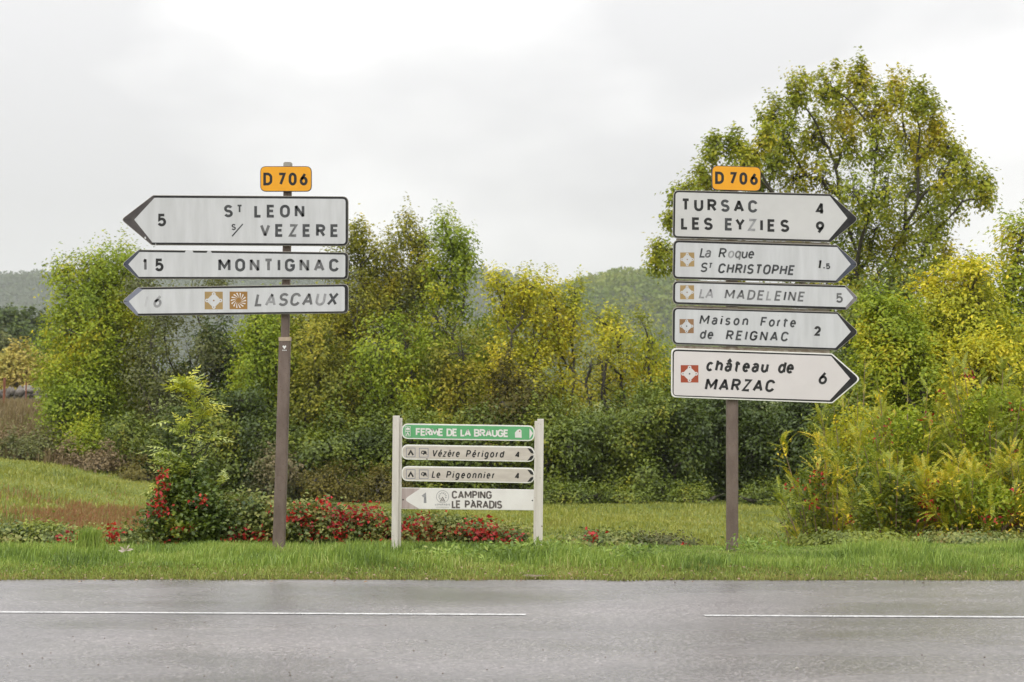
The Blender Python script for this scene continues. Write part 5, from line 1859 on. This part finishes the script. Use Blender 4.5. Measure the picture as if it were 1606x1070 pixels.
pan = B.arrow([(1053.7, 482.8), (1310.8, 490), (1344.4, 521.6), (1311, 550), (1053.3, 540.4)], [8, 4, 6, 4, 8],
              [(1057.6, 485.7), (1310.5, 493.2), (1331.9, 521), (1307.8, 546.5), (1057, 537.8)], [5, 1, 1, 1, 5],
              M['face'], M['blk'], label='white arrow panel reading Maison Forte de REIGNAC 2')
sh = B.sheet()
sh.text('Maison', 1095.2, 1173.4, 509.4, 14.8, 2.3, 0.028, 0.2, shade='110111')
sh.text('Forte', 1190, 1247.8, 512.6, 14.8, 2.3, 0.028, 0.2, shade='11111')
sh.text('de', 1095.4, 1119, 532.0, 14.8, 2.3, 0.02, 0.2, shade='11')
sh.text('REIGNAC', 1136.4, 1235.8, 533.6, 14.8, 2.4, 0.024, 0.2, shade='1110111')
sh.text('2', 1275, 1286.2, 527.2, 14.8, 3.0, wf=1.0)
sh.build('lettering', INK, pan)
sh = B.sheet()
monument(sh, 1064.5, 501.2, 1086.7, 523.2)
sh.build('pictogram', [M['brown_sq'], M['face'], M['ink1']], pan)

pan = B.arrow([(1051.8, 546.2), (1302.6, 554.8), (1348, 594.7), (1303.4, 632.6), (1051.6, 623.2)], [8, 5, 7, 5, 8],
              [(1055.9, 551), (1301, 558.9), (1330.8, 594), (1298.9, 628), (1055.2, 620)], [5, 1, 1, 1, 5],
              M['face_pink'], M['blk'], rim=1.9, rimm='rim_white', label='largest and lowest arrow panel reading château de MARZAC 6')
sh = B.sheet()
sh.text('château', 1105.2, 1205.2, 582.4, 18.6, 3.3, 0.025, 0.2, shade='0000000')
sh.text('de', 1217.2, 1245.0, 585.6, 18.6, 3.3, 0.02, 0.2, shade='00')
sh.text('MARZAC', 1103.6, 1214.8, 612.2, 18.8, 3.3, 0.026, 0.2, shade='000000', wf=0.98)
sh.text('6', 1280.8, 1296, 602.8, 19.2, 3.2, 0, 0.15)
sh.build('lettering', INK, pan)
sh = B.sheet()
monument(sh, 1066.4, 573.0, 1094.0, 600.2)
sh.build('pictogram', [M['red_sq'], M['face_pink'], M['ink1']], pan)

# ---- low frame sign
YF = 19.75
S3 = Sign('frame_sign', 'low frame sign with two pale posts and four narrow panels, the top one green', (733, 862), YF, 'sign')


def upost(xt, yt, xbm, ybm, sidedir):
    """extruded aluminium post: wide front web and a set-back flange towards the panels"""
    b = MB()
    w1, w2 = 5.0, 2.7

    def q(x, y):
        return S3.f(x, y)
    for (xa, xb_, y0, y1, dz) in ((-7.0 if sidedir > 0 else -2.9, 2.9 if sidedir > 0 else 7.0, -0.055, 0.055, 0.0),
                                  (2.9 if sidedir > 0 else -7.2, 7.2 if sidedir > 0 else -2.9, -0.022, 0.055, 3.6)):
        b.prism([q(xt + xa, yt + dz), q(xt + xb_, yt + dz), q(xbm + xb_, ybm), q(xbm + xa, ybm)], y0, y1)
    # groove lips
    lx = 2.9 if sidedir > 0 else -2.9
    b.prism([q(xt + lx - 0.4, yt + 0.5), q(xt + lx + 0.4, yt + 0.5), q(xbm + lx + 0.4, ybm), q(xbm + lx - 0.4, ybm)], -0.059, -0.0555)
    return b.build('frame_post', M['alu_post'], S3.root, None, 0.003)


upost(623.6, 652.3, 621.0, 884, 1)
upost(845.8, 657.3, 843.4, 884, -1)


def slim(tl, tr, bl, br_, face, label, rimm='rim_white'):
    q = [tl, tr, br_, bl]
    o = S3.plate('sign_panel', rounded(q, [10.5] * 4, 7), -0.018, 0.012, M[rimm], S3.root, 0.0012, label)
    S3.plate('face', rounded(shrink(q, 1.9), [9.0] * 4, 7), -0.0197, -0.0182, face, o)
    S3.yt = -0.0202
    return o


pan = slim((630.2, 664.3), (838.6, 667.6), (630.2, 688.4), (838.2, 692.0), M['green'], 'green panel reading FERME DE LA BRAUGE with a white house')
sh = S3.sheet()
s_ = 0.016
kw = dict(slope=s_, wf=1.02)
sh.text('FERME', 652.4, 695.4, 683.2, 11.6, 2.1, **kw)
sh.text('DE', 700.6, 717.4, 684.0, 11.6, 2.1, **kw)
sh.text('LA', 722.4, 738.6, 684.3, 11.6, 2.1, **kw)
sh.text('BRAUGE', 743.6, 797.6, 684.7, 11.6, 2.1, **kw)
sh.poly([(830.4, 671.8), (836.0, 679.8), (830.4, 688.4)])
# house with slanted roof
sh.poly([(807.6, 678.6), (811.2, 674.4), (815.4, 673.0), (817.8, 675.2), (818.2, 686.6), (807.8, 686.4)])
for yy in (671.8, 679.8):
    sh.stroke([(635.6, yy - 2.8), (643.6, yy - 2.8), (643.6, yy + 4.2), (635.6, yy + 4.2), (635.6, yy - 2.8)], 0.55)
sh.poly([(636.6, 674), (637, 671.6), (639, 670.4), (642.6, 671.4), (642.8, 674.4)])
sh.stroke([(637.4, 683), (639.6, 678.4), (641.8, 683)], 1.2)
sh.build('lettering', [M['face_new']], pan)
sh = Sheet(S3.f, S3.yt - 0.004)
sh.poly([(814.0, 675.6), (816.0, 675.4), (815.8, 677.4), (814.2, 677.2)])
sh.build('red_mark', [M['red_sq']], pan)


def camp_icons(sh, y, sl):
    for x0 in (637.4, 657.8):
        yy = y + (x0 - 637) * sl
        a = 13.8
        sh.stroke([(x0, yy), (x0 + a, yy), (x0 + a, yy + a), (x0, yy + a), (x0, yy)], 0.75, 0)
    # tent
    x0, yy = 637.4, y
    sh.stroke([(x0 + 3.2, yy + 11.2), (x0 + 6.9, yy + 4.6), (x0 + 10.8, yy + 11.2)], 2.3, 1)
    sh.stroke([(x0 + 6.6, yy + 5), (x0 + 7.8, yy + 2.8)], 0.7, 1)
    # caravan
    x0 = 657.8
    yy = y + 20.4 * sl
    sh.poly([(x0 + 2.6, yy + 6.6), (x0 + 3.4, yy + 4.4), (x0 + 5.4, yy + 3.6), (x0 + 10.2, yy + 4.2), (x0 + 11.4, yy + 6.2), (x0 + 11.4, yy + 9.0), (x0 + 3.0, yy + 8.6)], 1)
    sh.poly([(x0 + 4.2, yy + 5.4), (x0 + 6.6, yy + 5.4), (x0 + 6.6, yy + 7.6), (x0 + 4.0, yy + 7.4)], 2)
    sh.stroke([(x0 + 11, yy + 9.2), (x0 + 12.6, yy + 10.2)], 0.7, 1)
    sh.poly([(x0 + 6.8 + 1.2 * math.cos(R(k_)), yy + 9.2 + 1.2 * math.sin(R(k_))) for k_ in range(0, 360, 45)], 1)


def chev(sh, xr, yt, yb, ym):
    sh.poly([(xr - 10.2, yt), (xr - 4.4, yt + 0.9), (xr - 1.4, yt + 4.4), (xr - 0.4, ym - 1.4), (xr - 4.8, ym - 2.4)], 1)
    sh.poly([(xr - 10.2, yb), (xr - 4.8, ym + 2.4), (xr - 0.4, ym + 1.4), (xr - 1.4, yb - 4.4), (xr - 4.4, yb - 0.9)], 1)


pan = slim((630.0, 697.3), (838.4, 700.6), (630.0, 720.6), (838.0, 724.6), M['face_beige'], 'beige panel reading Vézère Périgord 4')
sh = S3.sheet()
camp_icons(sh, 702.8, 0.016)
sh.text('Vézère', 677, 722.4, 716.3, 11.0, 1.6, 0.014, 0.2, 0.9, shade='111111')
sh.text('Périgord', 730.4, 791.4, 717.1, 11.0, 1.6, 0.012, 0.2, 0.9, shade='1' * 8)
sh.text('4', 807.8, 816.2, 717.8, 9.8, 1.9, 0, 0.1, shade='1')
chev(sh, 837.4, 702.9, 722.6, 712.8)
sh.poly([(668.4, 719.4), (670.8, 719.4), (670.8, 720.6), (668.4, 720.6)], 1)
sh.build('lettering', [M['violet_blk'], M['ink0'], M['face_beige']], pan)
pan = slim((630.0, 731.0), (838.2, 734.2), (630.0, 754.3), (837.8, 758.0), M['face_beige'], 'beige panel reading Le Pigeonnier 4')
sh = S3.sheet()
camp_icons(sh, 736.6, 0.016)
sh.text('Le', 677, 692.0, 749.4, 11.0, 1.6, 0.014, 0.2, 0.9, shade='11')
sh.text('Pigeonnier', 699.6, 777.0, 749.9, 11.0, 1.6, 0.012, 0.2, 0.9, shade='1' * 10)
sh.text('4', 807.4, 815.8, 751.2, 9.8, 1.9, 0, 0.1, shade='1')
chev(sh, 837.2, 736.5, 756.0, 746.4)
sh.build('lettering', [M['violet_blk'], M['ink0'], M['face_beige']], pan)

q = [(629.6, 765.0), (838.0, 768.0), (837.4, 800.6), (629.2, 798.2)]
pan = S3.plate('sign_panel', q, -0.018, 0.008, M['rim_white'], S3.root, 0.001, 'white square-ended panel reading CAMPING LE PARADIS 1, arrow pointing left')
S3.plate('stained_end', [(630.2, 765.6), (660, 766), (659, 798.0), (629.8, 797.7)], -0.0190, -0.0181, M['stained'], pan)
S3.plate('face', rounded([(633.4, 783.5), (659.4, 766.0), (837.4, 768.6), (836.9, 800.1), (657.6, 798.0)], [5, 3, 0, 0, 3]), -0.0205, -0.0191, M['face_new'], pan)
S3.yt = -0.021
sh = S3.sheet()
sh.text('1', 661.0, 669.6, 790.7, 17.2, 3.6, wf=1.3, shade='1')
kw = dict(slope=0.008, wf=0.93)
sh.text('CAMPING', 708.8, 771.2, 781.9, 12.2, 2.15, **kw)
sh.text('LE', 708.8, 722.6, 797.0, 12.2, 2.15, **kw)
sh.text('PARADIS', 729.2, 787.4, 797.1, 12.2, 2.15, **kw)
# ring logo with tent, sun and leaves
cx, cy = 694.2, 779.0
sh.stroke(arc(cx, cy, 9.6, 9.6, 0, 360, 32), 0.55, 1)
sh.stroke([(cx - 3.6, cy + 7.4), (cx, cy + 0.8), (cx + 3.6, cy + 7.4)], 1.1, 0)
sh.stroke([(cx - 1.4, cy + 7.4), (cx, cy + 4.4), (cx + 1.4, cy + 7.4)], 0.8, 0)
for a in range(-20, 221, 30):
    ca, sa = math.cos(R(a)), -math.sin(R(a))
    sh.stroke([(cx + ca * 4.3, cy + sa * 4.3 - 0.6), (cx + ca * 6.6, cy + sa * 6.6 - 0.6)], 1.0, 1)
sh.text('LEPARADIS', 682.8, 705.6, 792.6, 2.6, 0.5, shade='1' * 9)
sh.stroke([(684, 795.2), (704.5, 795.5)], 0.35, 1)
sh.build('lettering', [M['ink_brown'], M['ink3']], pan)
sc_ = S3.sheet()
for px, py in ((632.3, 783.6), (834.9, 785.0), (740.9, 785.0)):
    sc_.poly([(px + 1.2 * math.cos(R(k_)), py + 1.2 * math.sin(R(k_))) for k_ in range(0, 360, 45)])
sc_.build('screws', [M['ink0']], pan)

# ------------------------------------------------------------------ air
hz = MB()
hz.box((-2500, -400, -4.5), (2500, 2800, 158))
hm, ht, ho = newmat('haze_air')
pv = nd(ht, 'ShaderNodeVolumePrincipled')
pv.inputs['Color'].default_value = (0.93, 0.95, 0.97, 1)
pv.inputs['Density'].default_value = 0.00015
pv.inputs['Anisotropy'].default_value = 0.1
ht.links.new(pv.outputs[0], ho.inputs['Volume'])
o = hz.build('haze', hm)
props(o, 'thin damp haze filling the valley air', 'haze', kind='stuff')
